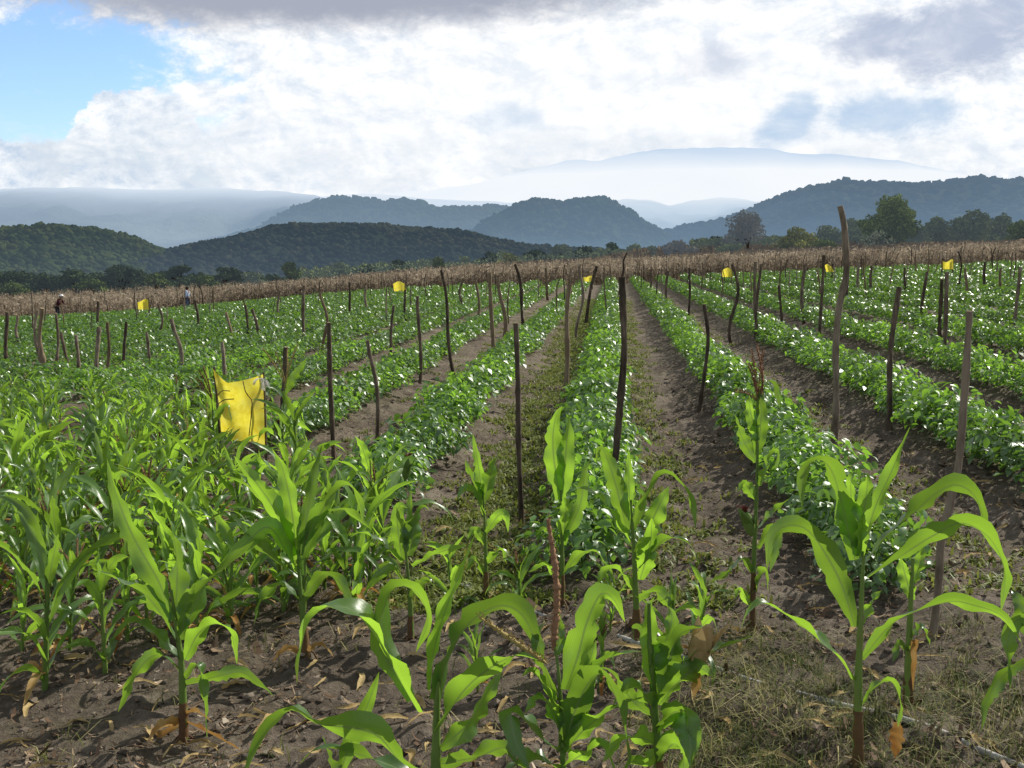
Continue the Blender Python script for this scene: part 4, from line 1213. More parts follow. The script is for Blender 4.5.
def person(px, py, y0, label, shirt, trousers, hair, hat=None, face=1, bend=.12, arms='down', plaid=None):
    b = at_dist(px, py, y0); org = (b.x, y0, float(base_z(b.x, y0)))
    t = tag(empty('person', org), label, 'person')
    skin = simple_mat('skin', (.20, .11, .07), .6)
    f = face                                              # +1 looks right, -1 left
    bx = bend * f
    hip = (0, 0, .92); ch = (bx * .8, 0, 1.28); neck = (bx * 1.2, 0, 1.46); hd = (bx * 1.55, 0, 1.56); crown = (bx * 1.7, 0, 1.66)
    J = [(*hip, .13, .11), (*ch, .16, .11), (*neck, .055), (*hd, .085, .1), (*crown, .075, .085)]
    E = [(0, 1), (1, 2), (2, 3), (3, 4)]
    JS = [(*hip, .155, .13), (bx * .4, 0, 1.1, .15, .12), (*ch, .175, .13), (bx * 1.05, 0, 1.41, .09, .08)]; ES = [(0, 1), (1, 2), (2, 3)]
    JT = [(0, 0, .95, .15, .13)]; ET = []
    for sg in (-1, 1):
        sh = (bx, sg * .19, 1.38)
        if arms == 'work': el = (bx + .10 * f, sg * .25, 1.12); ha = (bx + .33 * f, sg * .14, 1.08)
        else: el = (bx * .8 - .02 * f, sg * .26, 1.10); ha = (bx * .8 + .10 * f, sg * .24, .86)
        i = len(J); J += [(*sh, .055), (*el, .042), (*ha, .032), (ha[0] + .09 * f, ha[1], ha[2] - .04, .026)]; E += [(1, i), (i, i + 1), (i + 1, i + 2), (i + 2, i + 3)]
        for q in range(4):                                # fingers
            J.append((ha[0] + (.15 + .01 * (q % 2)) * f, ha[1] + (q - 1.5) * .022, ha[2] - .08, .009)); E.append((i + 3, len(J) - 1))
        J.append((ha[0] + .08 * f, ha[1] - sg * .05, ha[2] - .05, .01)); E.append((i + 2, len(J) - 1))
        i = len(JS); JS += [(*sh, .075), (*el, .062), (el[0] * .4 + ha[0] * .6, el[1] * .4 + ha[1] * .6, el[2] * .4 + ha[2] * .6, .05)]; ES += [(2, i), (i, i + 1), (i + 1, i + 2)]
        kn = (.03 * f, sg * .11, .48); an = (-.02 * f, sg * .12, .07)
        i = len(J); J += [(0, sg * .10, .86, .085), (*kn, .055), (*an, .04), (.13 * f, sg * .13, .035, .035)]; E += [(0, i), (i, i + 1), (i + 1, i + 2), (i + 2, i + 3)]
        i = len(JT); JT += [(0, sg * .10, .84, .105), (*kn, .08), (an[0], an[1], .12, .065)]; ET += [(0, i), (i, i + 1), (i + 1, i + 2)]
    i = len(J); J.append((hd[0] + .115 * f, 0, hd[2] - .005, .016)); E.append((3, i))     # nose
    for sg in (-1, 1):
        J.append((hd[0] - .005 * f, sg * .105, hd[2], .018)); E.append((3, len(J) - 1))    # ears
    link('body', skin_body('person_body', J, E, skin), t)
    link('shirt', skin_body('person_shirt', JS, ES, shirt), t)
    link('trousers', skin_body('person_trousers', JT, ET, trousers), t)
    eb = MB()
    for sg in (-1, 1):
        c = np.array([hd[0] + .10 * f, sg * .035, hd[2] + .02]); tube(eb, [c - (.012 * f, 0, 0), c, c + (.006 * f, 0, 0)], [.006, .012, .004], 6)
    link('eyes', eb.mesh('person_eyes', simple_mat('eye', (.02, .015, .01))), t)
    hb = MB(); n = 9
    for q in range(n):                                    # hair cap as lofted rings
        pass
    tt = np.linspace(0, 1, 8)
    tube(hb, np.stack([hd[0] - .02 * f + .0 * tt, 0 * tt, hd[2] - .02 + .155 * tt], -1), .112 * np.sqrt(np.clip(1 - (tt * .97) ** 2.4, 0, 1)) + .004, 12, .05)
    link('hair', hb.mesh('person_hair', hair), t)
    if hat:
        h = MB(); z0 = hd[2] + .06; cx = hd[0]
        tube(h, [(cx, 0, z0), (cx, 0, z0 + .05), (cx, 0, z0 + .10), (cx, 0, z0 + .125)], [.125, .122, .10, .04], 16)
        tube(h, [(cx + .02 * f, 0, z0 - .006), (cx + .02 * f, 0, z0 + .006)], [.19, .18], 18)
        link('hat', h.mesh('person_hat', hat), t)
    return t


M_MAROON = rough_mat('plaid_shirt', [(0.35, (0.05, 0.012, 0.018)), (0.5, (0.16, 0.05, 0.06)), (0.62, (0.35, 0.25, 0.26))], scale=9, rough=.9, bump=.1)
person(57, 305, 63.5, 'person in maroon checked shirt and pale hat by the dry corn at left', M_MAROON, simple_mat('dark_trousers', (.03, .03, .04)), simple_mat('black_hair', (.012, .01, .01)), simple_mat('pale_hat', (.75, .72, .68)), face=1, bend=.22, arms='work')
person(188, 300, 64.5, 'bareheaded person in a light blue shirt standing before the dry corn', simple_mat('blue_shirt', (.34, .42, .55)), simple_mat('blue_trousers', (.10, .13, .20)), simple_mat('dark_hair', (.015, .012, .01)), None, face=-1, bend=.03, arms='down')

# ------------------------------------------------------------------ trees
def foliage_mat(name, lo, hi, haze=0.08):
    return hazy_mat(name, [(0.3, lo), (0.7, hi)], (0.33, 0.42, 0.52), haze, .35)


FM = {'green': foliage_mat('crown_green', (.06, .10, .022), (.16, .20, .05), .08), 'dark': foliage_mat('crown_dark', (.022, .038, .018), (.05, .075, .03), .07),
      'yellow': foliage_mat('crown_yellow', (.10, .12, .025), (.22, .22, .045), .08), 'dull': foliage_mat('crown_dull', (.055, .08, .03), (.14, .17, .06), .12),
      'pale': foliage_mat('crown_pale', (.06, .08, .03), (.24, .26, .18), .08), 'brown': foliage_mat('crown_brown', (.07, .06, .035), (.14, .12, .07), .16),
      'light': foliage_mat('crown_light', (.05, .08, .02), (.11, .14, .035), .07)}
tree_count = {}


def tree(px, ytop, ybot, hw, Y, fm, label, dens=1.0, n_blob=9, group='trees beyond the dry corn', name='broadleaf_tree', base=None):
    top = at_dist(px, ytop, Y); bot = at_dist(px, ybot, Y); rad = 1.22 * hw * Y / F
    cz = bot.z; H_ = top.z - bot.z
    gzv = min(float(base_z(top.x, Y)), cz - .1) if base is None else base
    org = np.array([top.x, Y, gzv])
    t = tag(empty(name, org), label, 'tree' if 'tree' in name else 'bush', group)
    g = np.random.default_rng(int(px * 7 + ytop)); 
    blobs = []
    for q in range(n_blob):
        a = g.uniform(0, 6.28); e = g.random()
        zz = cz + H_ * (.12 + .62 * e); rr = rad * (.72 * math.sqrt(max(.05, 1 - (e * 1.02) ** 2.2)))
        u = g.random() ** .5
        blobs.append((top.x + math.cos(a) * rr * u, Y + math.sin(a) * rr * u * .8, zz, rad * g.uniform(.28, .46), H_ * g.uniform(.16, .27)))
    blobs.append((top.x, Y, top.z - H_ * .2, rad * .4, H_ * .2))
    tb = MB(); th = max(.06, H_ * .045)
    tube(tb, smooth_curve([org - (0, 0, .3), org + (g.normal(0, .1), 0, (cz - gzv) * .6), (top.x + g.normal(0, .2), Y, cz + H_ * .35)], 8), np.linspace(th * 1.4, th * .7, 8), 7, .08)
    for bx_ in blobs:
        tube(tb, smooth_curve([(top.x, Y, max(gzv + .2, cz + H_ * .02)), ((top.x + bx_[0]) / 2, (Y + bx_[1]) / 2, (cz + bx_[2]) / 2 + H_ * .05), bx_[:3]], 6), np.linspace(th * .6, th * .18, 6), 5, .05)
    link('trunk', tb.mesh('tree_trunk', M_BARK, origin=org), t)
    px_m = Y / F
    VV = []
    leaf = max(1.7 * px_m, .12)
    for (bx_, by_, bz_, r1, r2) in blobs:
        k = int(dens * 4.0 * (r1 * r2 * 4) / (leaf * leaf)) + 30
        v = g.standard_normal((k, 3)); v /= np.linalg.norm(v, axis=1)[:, None]
        rr = 1 - .5 * g.random(k) ** 2
        rr = rr * (1 + .22 * np.sin(v[:, 0] * 6 + bx_) * np.sin(v[:, 2] * 5))
        p = np.array([bx_, by_, bz_]) + v * rr[:, None] * np.array([r1, r1, r2])
        s1 = g.standard_normal((k, 3)); s1 /= np.linalg.norm(s1, axis=1)[:, None]
        nn = v * .8 + g.standard_normal((k, 3)) * .6; s1 = np.cross(nn, s1); s1 /= np.linalg.norm(s1, axis=1)[:, None]
        s2 = np.cross(nn, s1); s2 /= np.linalg.norm(s2, axis=1)[:, None]
        L = leaf * g.uniform(.5, 1.25, k)
        VV.append(np.stack([p - s1 * L[:, None], p + s2 * (L * .55)[:, None], p + s1 * L[:, None], p - s2 * (L * .55)[:, None]], 1).reshape(-1, 3))
    V = np.concatenate(VV)
    V[:, 2] = np.maximum(V[:, 2], gzv + .05)
    link('crown', make_mesh('tree_crown', V - org, [np.arange(len(V)).reshape(-1, 4)], FM[fm], smooth=False), t)
    return t


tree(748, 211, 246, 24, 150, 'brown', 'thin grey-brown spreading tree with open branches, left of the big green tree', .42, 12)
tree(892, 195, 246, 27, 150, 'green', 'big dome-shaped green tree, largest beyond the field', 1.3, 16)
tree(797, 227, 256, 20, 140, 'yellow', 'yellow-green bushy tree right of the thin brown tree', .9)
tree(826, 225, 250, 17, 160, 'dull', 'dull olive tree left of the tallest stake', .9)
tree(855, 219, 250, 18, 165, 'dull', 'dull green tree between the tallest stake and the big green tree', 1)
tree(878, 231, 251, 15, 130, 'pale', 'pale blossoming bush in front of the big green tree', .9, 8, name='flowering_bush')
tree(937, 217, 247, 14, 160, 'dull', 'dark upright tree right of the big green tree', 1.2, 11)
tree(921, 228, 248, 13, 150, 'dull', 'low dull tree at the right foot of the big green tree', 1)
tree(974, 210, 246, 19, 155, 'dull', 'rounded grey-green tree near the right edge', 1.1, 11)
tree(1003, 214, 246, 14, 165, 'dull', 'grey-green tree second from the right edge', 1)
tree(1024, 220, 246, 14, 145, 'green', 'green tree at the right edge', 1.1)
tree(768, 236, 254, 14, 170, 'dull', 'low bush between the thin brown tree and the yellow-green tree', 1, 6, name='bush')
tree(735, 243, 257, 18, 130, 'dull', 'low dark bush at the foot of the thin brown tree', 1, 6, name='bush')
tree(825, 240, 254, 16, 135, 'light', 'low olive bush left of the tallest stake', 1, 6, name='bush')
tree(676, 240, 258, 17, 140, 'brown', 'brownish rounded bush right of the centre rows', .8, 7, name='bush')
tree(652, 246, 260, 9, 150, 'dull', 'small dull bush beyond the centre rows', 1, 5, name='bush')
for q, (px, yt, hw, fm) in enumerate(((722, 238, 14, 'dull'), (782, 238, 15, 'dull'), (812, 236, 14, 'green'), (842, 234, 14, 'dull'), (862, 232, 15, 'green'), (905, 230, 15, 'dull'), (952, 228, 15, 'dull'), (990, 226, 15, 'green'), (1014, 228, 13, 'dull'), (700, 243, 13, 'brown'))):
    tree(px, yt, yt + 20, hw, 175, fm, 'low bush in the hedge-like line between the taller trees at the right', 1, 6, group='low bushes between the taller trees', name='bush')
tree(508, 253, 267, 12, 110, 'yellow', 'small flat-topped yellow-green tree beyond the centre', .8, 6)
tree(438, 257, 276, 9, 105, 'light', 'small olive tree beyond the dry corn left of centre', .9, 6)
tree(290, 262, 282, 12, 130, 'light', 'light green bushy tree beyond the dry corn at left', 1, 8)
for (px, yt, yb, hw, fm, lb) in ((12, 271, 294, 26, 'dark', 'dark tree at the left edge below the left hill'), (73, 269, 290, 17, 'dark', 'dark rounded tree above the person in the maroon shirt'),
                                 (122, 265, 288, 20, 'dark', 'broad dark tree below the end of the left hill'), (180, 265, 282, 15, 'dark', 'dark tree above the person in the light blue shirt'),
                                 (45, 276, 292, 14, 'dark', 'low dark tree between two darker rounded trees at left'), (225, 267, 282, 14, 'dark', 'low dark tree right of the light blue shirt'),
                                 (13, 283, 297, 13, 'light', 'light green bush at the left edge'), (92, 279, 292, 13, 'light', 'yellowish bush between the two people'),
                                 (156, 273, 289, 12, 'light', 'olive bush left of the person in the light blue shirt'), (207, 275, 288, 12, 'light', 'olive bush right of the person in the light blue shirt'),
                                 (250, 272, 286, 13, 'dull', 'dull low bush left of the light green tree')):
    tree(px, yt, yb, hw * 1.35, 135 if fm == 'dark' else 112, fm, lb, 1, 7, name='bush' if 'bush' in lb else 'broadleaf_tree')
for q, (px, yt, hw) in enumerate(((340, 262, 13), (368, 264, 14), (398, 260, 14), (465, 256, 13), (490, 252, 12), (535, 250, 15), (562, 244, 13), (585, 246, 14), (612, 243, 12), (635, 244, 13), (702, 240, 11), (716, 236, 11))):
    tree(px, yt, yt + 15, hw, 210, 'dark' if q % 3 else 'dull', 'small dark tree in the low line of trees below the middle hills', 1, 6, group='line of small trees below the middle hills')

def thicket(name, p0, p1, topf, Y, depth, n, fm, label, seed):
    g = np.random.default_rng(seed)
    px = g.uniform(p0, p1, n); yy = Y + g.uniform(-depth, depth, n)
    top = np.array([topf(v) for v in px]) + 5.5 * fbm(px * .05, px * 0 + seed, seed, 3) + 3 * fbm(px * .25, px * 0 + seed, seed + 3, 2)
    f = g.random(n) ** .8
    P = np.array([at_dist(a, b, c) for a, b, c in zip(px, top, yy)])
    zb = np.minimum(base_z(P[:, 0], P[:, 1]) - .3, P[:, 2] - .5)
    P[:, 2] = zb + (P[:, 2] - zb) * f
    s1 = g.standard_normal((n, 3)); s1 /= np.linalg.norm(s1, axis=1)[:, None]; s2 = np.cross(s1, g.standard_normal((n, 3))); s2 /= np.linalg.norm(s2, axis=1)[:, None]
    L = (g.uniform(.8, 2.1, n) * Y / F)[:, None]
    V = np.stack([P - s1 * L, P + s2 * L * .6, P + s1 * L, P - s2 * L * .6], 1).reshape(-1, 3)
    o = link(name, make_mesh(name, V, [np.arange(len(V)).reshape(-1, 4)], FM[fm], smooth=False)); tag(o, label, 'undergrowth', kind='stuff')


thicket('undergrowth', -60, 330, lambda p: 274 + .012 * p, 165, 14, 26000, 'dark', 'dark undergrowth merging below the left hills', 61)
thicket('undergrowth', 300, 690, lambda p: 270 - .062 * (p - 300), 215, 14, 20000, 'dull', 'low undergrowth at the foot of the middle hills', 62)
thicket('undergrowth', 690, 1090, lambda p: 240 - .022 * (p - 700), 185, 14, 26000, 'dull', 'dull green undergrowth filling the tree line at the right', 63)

# ------------------------------------------------------------------ hills
def hill(name, prof, D, depth, foot_py, mat, seed, amp, crest_amp, cols=260, rows=46, label=None):
    pxs = np.array([p[0] for p in prof], float); pys = np.array([p[1] for p in prof], float)
    px = np.linspace(pxs[0], pxs[-1], cols)
    from_prof = np.interp(px, pxs, pys)
    ker = np.hanning(9); ker /= ker.sum(); from_prof = np.convolve(np.pad(from_prof, 4, mode='edge'), ker, 'valid')
    V = np.zeros((rows, cols, 3))
    for c in range(cols):
        d = ray(px[c], from_prof[c]); ux = d.x / d.y; zc = H + d.z / d.y * D
        zf = H + ray(px[c], foot_py).z / ray(px[c], foot_py).y * (D - depth)
        hgt = max(zc - zf, 1)
        v = np.linspace(-1.0, .7, rows)                        # -1 foot in front, 0 crest, .7 back
        y = D + v * depth
        s = np.where(v < 0, np.cos(v * np.pi / 2) ** 1.25, 1 - (v / .7) ** 2 * .9)
        V[:, c, 0] = ux * D + (ux * (y - D)) * .55; V[:, c, 1] = y; V[:, c, 2] = zf + hgt * s
    sc = depth * .9
    x_, y_ = V[..., 0], V[..., 1]
    hv = V[..., 2] - V[0:1, :, 2]
    nz = fbm(x_ / sc * 3.2, y_ / sc * 1.2, seed, 5)
    nr = 1 - 2 * np.abs(fbm(x_ / sc * 5 + 7, y_ / sc * 1.8, seed + 50, 4))
    w = np.abs(np.linspace(-1, .7, rows))[:, None]
    fr_ = (np.linspace(-1, .7, rows) < 0)[:, None]
    V[..., 2] += -hv * fr_ * (amp * np.clip(.55 - nz * .6 - (nr - .6) * .45, 0, 1.3) * np.clip(w * 2.6, 0, 1)) + .55 * crest_amp * fbm(x_ / (D * .02), y_ / (D * .02), seed + 9, 4) * np.clip(hv / (hv.max() + 1e-6) * 3, 0, 1)
    i = np.arange(rows - 1)[:, None] * cols; j = np.arange(cols - 1)[None, :]
    Q = np.stack([i + j, i + j + 1, i + cols + j + 1, i + cols + j], -1).reshape(-1, 4)
    o = link(name, make_mesh(name, V.reshape(-1, 3), [Q], mat)); tag(o, label, kind='structure')
    return V


ico = bmesh.new(); bmesh.ops.create_icosphere(ico, subdivisions=2, radius=1.0)
ICO_V = np.array([v.co[:] for v in ico.verts]); ICO_F = np.array([[v.index for v in f.verts] for f in ico.faces]); ico.free()


def forest(name, V, n, size, mat, label, seed, crest_bias=.35):
    g = np.random.default_rng(seed); rows, cols, _ = V.shape
    front = int(rows * (1 / 1.7)) + 1
    r = np.where(g.random(n) < crest_bias, front - 1 - np.abs(g.normal(0, 2.2, n)), g.uniform(0, front, n)); r = np.clip(r, 0, rows - 1.01)
    c = g.uniform(0, cols - 1.01, n)
    ri, ci = r.astype(int), c.astype(int); fr, fc = (r - ri)[:, None], (c - ci)[:, None]
    P = (V[ri, ci] * (1 - fr) + V[ri + 1, ci] * fr) * (1 - fc) + (V[ri, ci + 1] * (1 - fr) + V[ri + 1, ci + 1] * fr) * fc
    s = size * np.clip(np.exp(g.normal(-.45, .42, n)), .25, 1.3) * np.where(g.random(n) < .02, 1.5, 1)
    K = len(ICO_V)
    W = ICO_V[None] * (1 + g.normal(0, .2, (n, K))[..., None]) * s[:, None, None] * np.array([1, 1, .85])
    W = W + P[:, None, :] + np.array([0, 0, 1.0]) * (s * .25)[:, None, None]
    Fs = (np.arange(n)[:, None, None] * K + ICO_F[None]).reshape(-1, 3)
    o = link(name, make_mesh(name, W.reshape(-1, 3), [Fs], mat, smooth=True)); tag(o, label, 'woodland', kind='stuff')


HZ = (0.26, 0.37, 0.52)
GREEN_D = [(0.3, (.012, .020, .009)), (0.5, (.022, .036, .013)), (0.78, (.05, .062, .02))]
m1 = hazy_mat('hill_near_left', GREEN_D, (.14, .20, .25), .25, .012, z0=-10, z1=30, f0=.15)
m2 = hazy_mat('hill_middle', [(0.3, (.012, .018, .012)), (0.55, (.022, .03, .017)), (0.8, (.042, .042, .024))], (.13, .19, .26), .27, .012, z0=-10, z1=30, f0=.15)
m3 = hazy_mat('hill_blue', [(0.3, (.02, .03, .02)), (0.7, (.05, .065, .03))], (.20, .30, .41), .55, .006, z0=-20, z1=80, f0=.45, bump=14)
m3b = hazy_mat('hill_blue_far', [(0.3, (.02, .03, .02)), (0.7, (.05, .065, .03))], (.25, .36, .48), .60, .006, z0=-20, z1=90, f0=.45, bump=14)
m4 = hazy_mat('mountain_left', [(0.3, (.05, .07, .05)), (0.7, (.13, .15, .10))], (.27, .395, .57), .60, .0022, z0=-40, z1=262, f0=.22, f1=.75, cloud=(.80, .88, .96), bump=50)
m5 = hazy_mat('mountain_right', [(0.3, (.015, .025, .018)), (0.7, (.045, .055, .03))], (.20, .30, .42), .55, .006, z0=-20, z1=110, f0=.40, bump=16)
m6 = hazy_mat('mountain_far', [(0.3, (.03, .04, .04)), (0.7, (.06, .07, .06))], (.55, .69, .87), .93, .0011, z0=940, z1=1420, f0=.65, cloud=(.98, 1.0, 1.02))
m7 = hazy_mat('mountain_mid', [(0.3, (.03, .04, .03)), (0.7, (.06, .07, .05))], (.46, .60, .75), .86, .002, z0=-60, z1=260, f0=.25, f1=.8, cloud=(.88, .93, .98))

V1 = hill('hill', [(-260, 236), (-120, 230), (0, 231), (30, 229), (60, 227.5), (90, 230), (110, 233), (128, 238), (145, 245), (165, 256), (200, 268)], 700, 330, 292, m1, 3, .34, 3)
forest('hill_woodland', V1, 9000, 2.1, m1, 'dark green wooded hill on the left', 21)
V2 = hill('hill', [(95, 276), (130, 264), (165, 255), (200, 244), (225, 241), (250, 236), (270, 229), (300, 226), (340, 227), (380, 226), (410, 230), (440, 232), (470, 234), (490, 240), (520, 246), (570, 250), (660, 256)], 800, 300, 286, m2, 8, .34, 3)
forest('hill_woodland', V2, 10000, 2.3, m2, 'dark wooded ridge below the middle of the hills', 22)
V3 = hill('hill', [(190, 250), (235, 236), (262, 229), (285, 215), (310, 204), (335, 199), (360, 199), (382, 203), (400, 200), (425, 206), (445, 210), (470, 209), (500, 208), (530, 212), (590, 225)], 1500, 600, 275, m3b, 14, .42, 9)
forest('hill_woodland', V3, 5000, 4.2, m3b, 'hazy blue wooded hill left of centre', 23)
V3b = hill('hill', [(420, 246), (470, 232), (500, 216), (520, 206), (535, 202), (550, 201), (565, 204), (580, 200), (605, 200), (618, 206), (632, 215), (648, 226), (670, 238), (700, 246)], 1300, 520, 272, m3, 19, .42, 10)
forest('hill_woodland', V3b, 4500, 3.8, m3, 'hazy blue wooded hill behind the centre row', 24)
V5 = hill('hill', [(600, 248), (650, 238), (690, 226), (720, 221), (745, 213), (770, 203), (790, 193), (812, 187), (840, 184), (870, 184), (905, 187), (940, 186), (965, 182), (980, 180), (1000, 183), (1060, 184), (1200, 190)], 1500, 700, 262, m5, 27, .4, 8)
forest('hill_woodland', V5, 6500, 4.2, m5, 'hazy dark wooded mountain on the right', 25)
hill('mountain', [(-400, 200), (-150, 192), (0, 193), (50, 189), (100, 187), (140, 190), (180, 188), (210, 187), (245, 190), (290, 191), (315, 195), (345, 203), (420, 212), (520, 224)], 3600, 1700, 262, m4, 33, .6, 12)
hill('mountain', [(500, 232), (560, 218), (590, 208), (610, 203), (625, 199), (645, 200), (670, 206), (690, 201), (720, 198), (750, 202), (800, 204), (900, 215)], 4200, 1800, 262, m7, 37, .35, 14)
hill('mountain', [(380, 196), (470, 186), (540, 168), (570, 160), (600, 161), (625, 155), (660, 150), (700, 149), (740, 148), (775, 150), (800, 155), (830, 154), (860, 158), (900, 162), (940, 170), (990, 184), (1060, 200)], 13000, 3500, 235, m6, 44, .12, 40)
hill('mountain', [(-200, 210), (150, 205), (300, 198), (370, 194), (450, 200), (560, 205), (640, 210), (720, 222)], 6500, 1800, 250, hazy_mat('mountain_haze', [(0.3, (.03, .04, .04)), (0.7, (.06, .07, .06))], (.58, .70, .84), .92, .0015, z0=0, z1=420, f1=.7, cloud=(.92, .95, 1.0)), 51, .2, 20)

# ------------------------------------------------------------------ sky and sun
SUN_EL, SUN_AZ = R(38), R(45)        # azimuth to the right of +Y
w = bpy.data.worlds.new('World'); scene.world = w; w.use_nodes = True
nt = w.node_tree; nt.nodes.clear()
wo = nt.nodes.new('ShaderNodeOutputWorld')
sky = N(nt, 'ShaderNodeTexSky'); sky.sky_type = 'NISHITA'; sky.sun_disc = False
sky.sun_elevation = SUN_EL; sky.sun_rotation = SUN_AZ; sky.air_density = 1.2; sky.dust_density = 0.1; sky.ozone_density = 2.5
bg1 = N(nt, 'ShaderNodeBackground', Strength=0.15)
nt.links.new(mixc(nt, 1.0, sky.outputs[0], (.92, 1.02, 1.22), 'MULTIPLY'), bg1.inputs[0])
tc = N(nt, 'ShaderNodeTexCoord'); sx = N(nt, 'ShaderNodeSeparateXYZ'); nt.links.new(tc.outputs['Generated'], sx.inputs[0])
yy = math_n(nt, 'MAXIMUM', sx.outputs[1], 0.08)
U = math_n(nt, 'DIVIDE', sx.outputs[0], yy); Vv = math_n(nt, 'DIVIDE', sx.outputs[2], yy)
cv = N(nt, 'ShaderNodeCombineXYZ'); nt.links.new(U, cv.inputs[0]); nt.links.new(math_n(nt, 'MULTIPLY', Vv, 1.7), cv.inputs[1])
def noise(scale, detail, rough=.6, seed=0.0, dist=0.0, off=(0, 0)):
    n = N(nt, 'ShaderNodeTexNoise', Scale=scale, Detail=detail, Roughness=rough, Distortion=dist)
    a = N(nt, 'ShaderNodeVectorMath'); a.operation = 'ADD'; a.inputs[1].default_value = (seed + off[0], seed * .7 + off[1], seed * 1.3)
    nt.links.new(cv.outputs[0], a.inputs[0]); nt.links.new(a.outputs[0], n.inputs['Vector'])
    return n.outputs[0]
n_big = noise(5.0, 8, .64, 2.0); n_mid = noise(13, 9, .64, 7.0, .4); n_fine = noise(34, 8, .66, 11.0, .2)
n_mid2 = noise(13, 9, .64, 7.0, .4, (.012, .022)); n_fine2 = noise(34, 8, .66, 11.0, .2, (.006, .010))
wob = math_n(nt, 'SUBTRACT', math_n(nt, 'ADD', math_n(nt, 'ADD', math_n(nt, 'MULTIPLY', n_big, .45), math_n(nt, 'MULTIPLY', n_mid, .5)), math_n(nt, 'MULTIPLY', n_fine, .55)), .75)
def uv_of(px, py):
    d = ray(px, py); return d.x / d.y, d.z / d.y
def blob(px, py, rx, ry, soft, wobk, rot=0.0):
    """soft elliptical region of the sky, edges torn by noise; 1 inside"""
    u0, v0 = uv_of(px, py)
    du = math_n(nt, 'SUBTRACT', U, u0); dv = math_n(nt, 'SUBTRACT', Vv, v0)
    c, s = math.cos(rot), math.sin(rot)
    a = math_n(nt, 'ADD', math_n(nt, 'MULTIPLY', du, c), math_n(nt, 'MULTIPLY', dv, s))
    b = math_n(nt, 'SUBTRACT', math_n(nt, 'MULTIPLY', dv, c), math_n(nt, 'MULTIPLY', du, s))
    a = math_n(nt, 'DIVIDE', a, rx / 1000); b = math_n(nt, 'DIVIDE', b, ry / 1000)
    r = math_n(nt, 'SQRT', math_n(nt, 'ADD', math_n(nt, 'MULTIPLY', a, a), math_n(nt, 'MULTIPLY', b, b)))
    r = math_n(nt, 'ADD', r, math_n(nt, 'MULTIPLY', wob, wobk))
    m = N(nt, 'ShaderNodeMapRange'); m.interpolation_type = 'SMOOTHSTEP'
    nt.links.new(r, m.inputs[0]); m.inputs[1].default_value = 1 + soft; m.inputs[2].default_value = 1 - soft; m.inputs[3].default_value = 0; m.inputs[4].default_value = 1
    return m.outputs[0]
def MX(a, b): return math_n(nt, 'MAXIMUM', a, b)
# where blue shows
blue = blob(0, 85, 195, 72, .28, 2.0)
blue = MX(blue, math_n(nt, 'MULTIPLY', blob(160, 112, 55, 22, .5, 2.0), .75))
wisp = math_n(nt, 'MULTIPLY', math_n(nt, 'SUBTRACT', n_mid, .50), 2.2, True)
blue = math_n(nt, 'MULTIPLY', blue, math_n(nt, 'SUBTRACT', 1.0, math_n(nt, 'MULTIPLY', wisp, .5)))
cumu = blob(130, 150, 78, 55, .06, 1.7, R(20)); cumu = MX(cumu, blob(30, 180, 120, 42, .07, 1.4)); cumu = MX(cumu, blob(200, 100, 32, 16, .3, 1.2))
blue = math_n(nt, 'MULTIPLY', blue, math_n(nt, 'SUBTRACT', 1.0, cumu))
thin = math_n(nt, 'MULTIPLY', math_n(nt, 'SUBTRACT', n_mid, .56), 2.6, True)
thin = math_n(nt, 'MULTIPLY', thin, math_n(nt, 'MULTIPLY', blob(330, 130, 260, 70, .6, .6), .55))
cover = math_n(nt, 'SUBTRACT', 1.0, MX(blue, thin), True)
# brightness of the cloud
shade = N(nt, 'ShaderNodeMapRange'); nt.links.new(n_fine, shade.inputs[0]); shade.inputs[1].default_value = .3; shade.inputs[2].default_value = .62; shade.inputs[3].default_value = .0; shade.inputs[4].default_value = 1
rel = math_n(nt, 'ADD', math_n(nt, 'MULTIPLY', math_n(nt, 'SUBTRACT', n_mid, n_mid2), 3.6), math_n(nt, 'MULTIPLY', math_n(nt, 'SUBTRACT', n_fine, n_fine2), 1.8))
relk = math_n(nt, 'ADD', rel, .62, True)
white = mixc(nt, relk, (.56, .68, .84), (1.12, 1.12, 1.11))
glow = blob(640, 120, 420, 130, .8, .5)
white = mixc(nt, math_n(nt, 'MULTIPLY', glow, .62), white, (1.06, 1.06, 1.06))
lowband = math_n(nt, 'MULTIPLY', MX(blob(110, 160, 260, 50, .5, .5), blob(520, 165, 420, 30, .6, .5)), math_n(nt, 'MULTIPLY', math_n(nt, 'SUBTRACT', n_mid, .40), 4.0, True))
white = mixc(nt, math_n(nt, 'MULTIPLY', lowband, .85), white, (.60, .69, .80))
dk = blob(335, -14, 320, 38, .45, 1.1)
c2 = mixc(nt, dk, white, (.40, .43, .52))
dk2 = blob(968, 30, 85, 36, .4, 2.0, R(12)); dk2 = MX(dk2, blob(882, 38, 42, 24, .4, 2.0, R(15))); dk2 = MX(dk2, math_n(nt, 'MULTIPLY', blob(712, 62, 28, 16, .7, 1.4), .5))
tex = math_n(nt, 'ADD', math_n(nt, 'MULTIPLY', math_n(nt, 'SUBTRACT', n_mid2, .5), 1.6), .85, True)
c2 = mixc(nt, math_n(nt, 'MULTIPLY', dk2, tex), c2, (.50, .57, .72))
dk3 = MX(blob(790, 120, 34, 20, .4, 1.8, R(35)), blob(890, 113, 60, 19, .45, 1.9)); dk3 = MX(dk3, math_n(nt, 'MULTIPLY', blob(505, 118, 30, 14, .7, 1.5), .6))
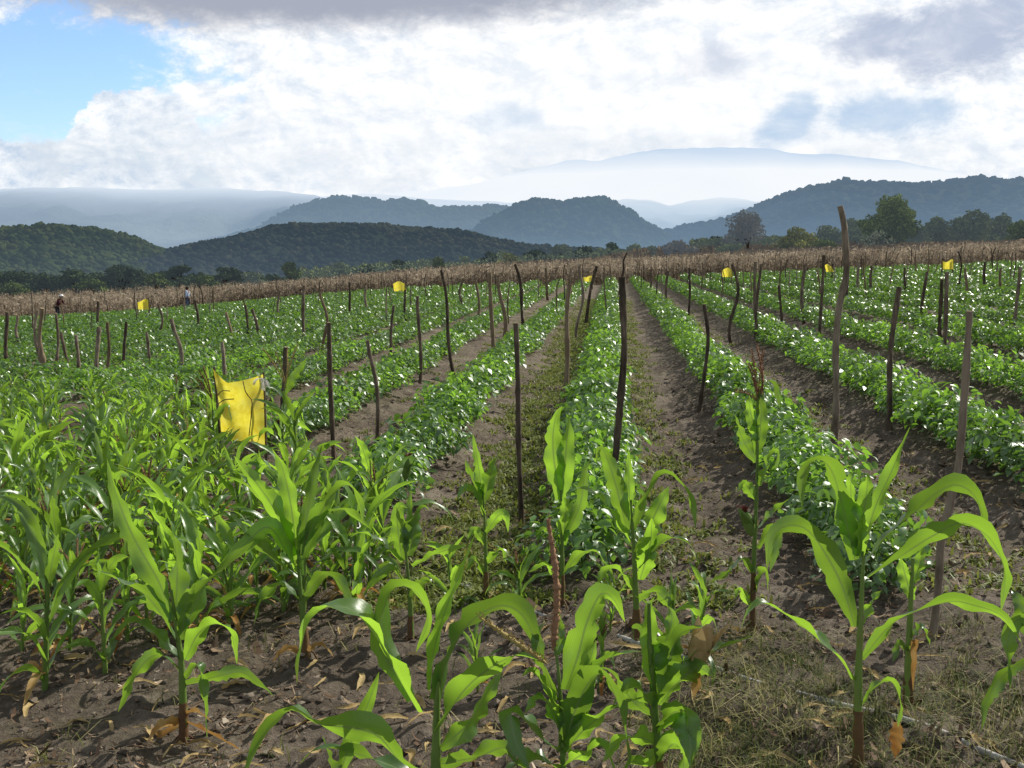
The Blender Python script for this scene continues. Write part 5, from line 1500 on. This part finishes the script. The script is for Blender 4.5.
c2 = mixc(nt, math_n(nt, 'MULTIPLY', dk3, tex), c2, (.54, .68, .86))
# unseen cloud overhead and behind the camera, its grey set for the fill light
hi = N(nt, 'ShaderNodeMapRange'); hi.interpolation_type = 'SMOOTHSTEP'; nt.links.new(sx.outputs[2], hi.inputs[0]); hi.inputs[1].default_value = .32; hi.inputs[2].default_value = .62
c2 = mixc(nt, hi.outputs[0], c2, (.36, .36, .355))
fw = N(nt, 'ShaderNodeMapRange'); fw.interpolation_type = 'SMOOTHSTEP'; nt.links.new(sx.outputs[1], fw.inputs[0]); fw.inputs[1].default_value = .05; fw.inputs[2].default_value = .45
c2 = mixc(nt, fw.outputs[0], (.50, .50, .49), c2)
cover = math_n(nt, 'MULTIPLY', cover, math_n(nt, 'ADD', math_n(nt, 'MULTIPLY', fw.outputs[0], .28), .72))
cover = math_n(nt, 'MAXIMUM', cover, 0.0)
bg2 = N(nt, 'ShaderNodeBackground', Strength=1.0); nt.links.new(c2, bg2.inputs[0])
mx = N(nt, 'ShaderNodeMixShader'); nt.links.new(cover, mx.inputs[0]); nt.links.new(bg1.outputs[0], mx.inputs[1]); nt.links.new(bg2.outputs[0], mx.inputs[2])
nt.links.new(mx.outputs[0], wo.inputs[0])

sl = bpy.data.lights.new('sun', 'SUN'); sl.energy = 5.0; sl.angle = R(.53); sl.color = (1, .95, .86)
so = bpy.data.objects.new('sun', sl); COL.objects.link(so)
sd = Vector((math.sin(SUN_AZ) * math.cos(SUN_EL), math.cos(SUN_AZ) * math.cos(SUN_EL), math.sin(SUN_EL)))
so.rotation_euler = sd.to_track_quat('Z', 'Y').to_euler(); so.location = (20, 20, 40)

# ------------------------------------------------------------------ render settings
scene.view_settings.view_transform = 'Standard'; scene.view_settings.look = 'None'; scene.view_settings.exposure = 0
scene.cycles.max_bounces = 4; scene.cycles.diffuse_bounces = 3; scene.cycles.glossy_bounces = 2; scene.cycles.transparent_max_bounces = 2; scene.cycles.transmission_bounces = 3
scene.cycles.use_denoising = True
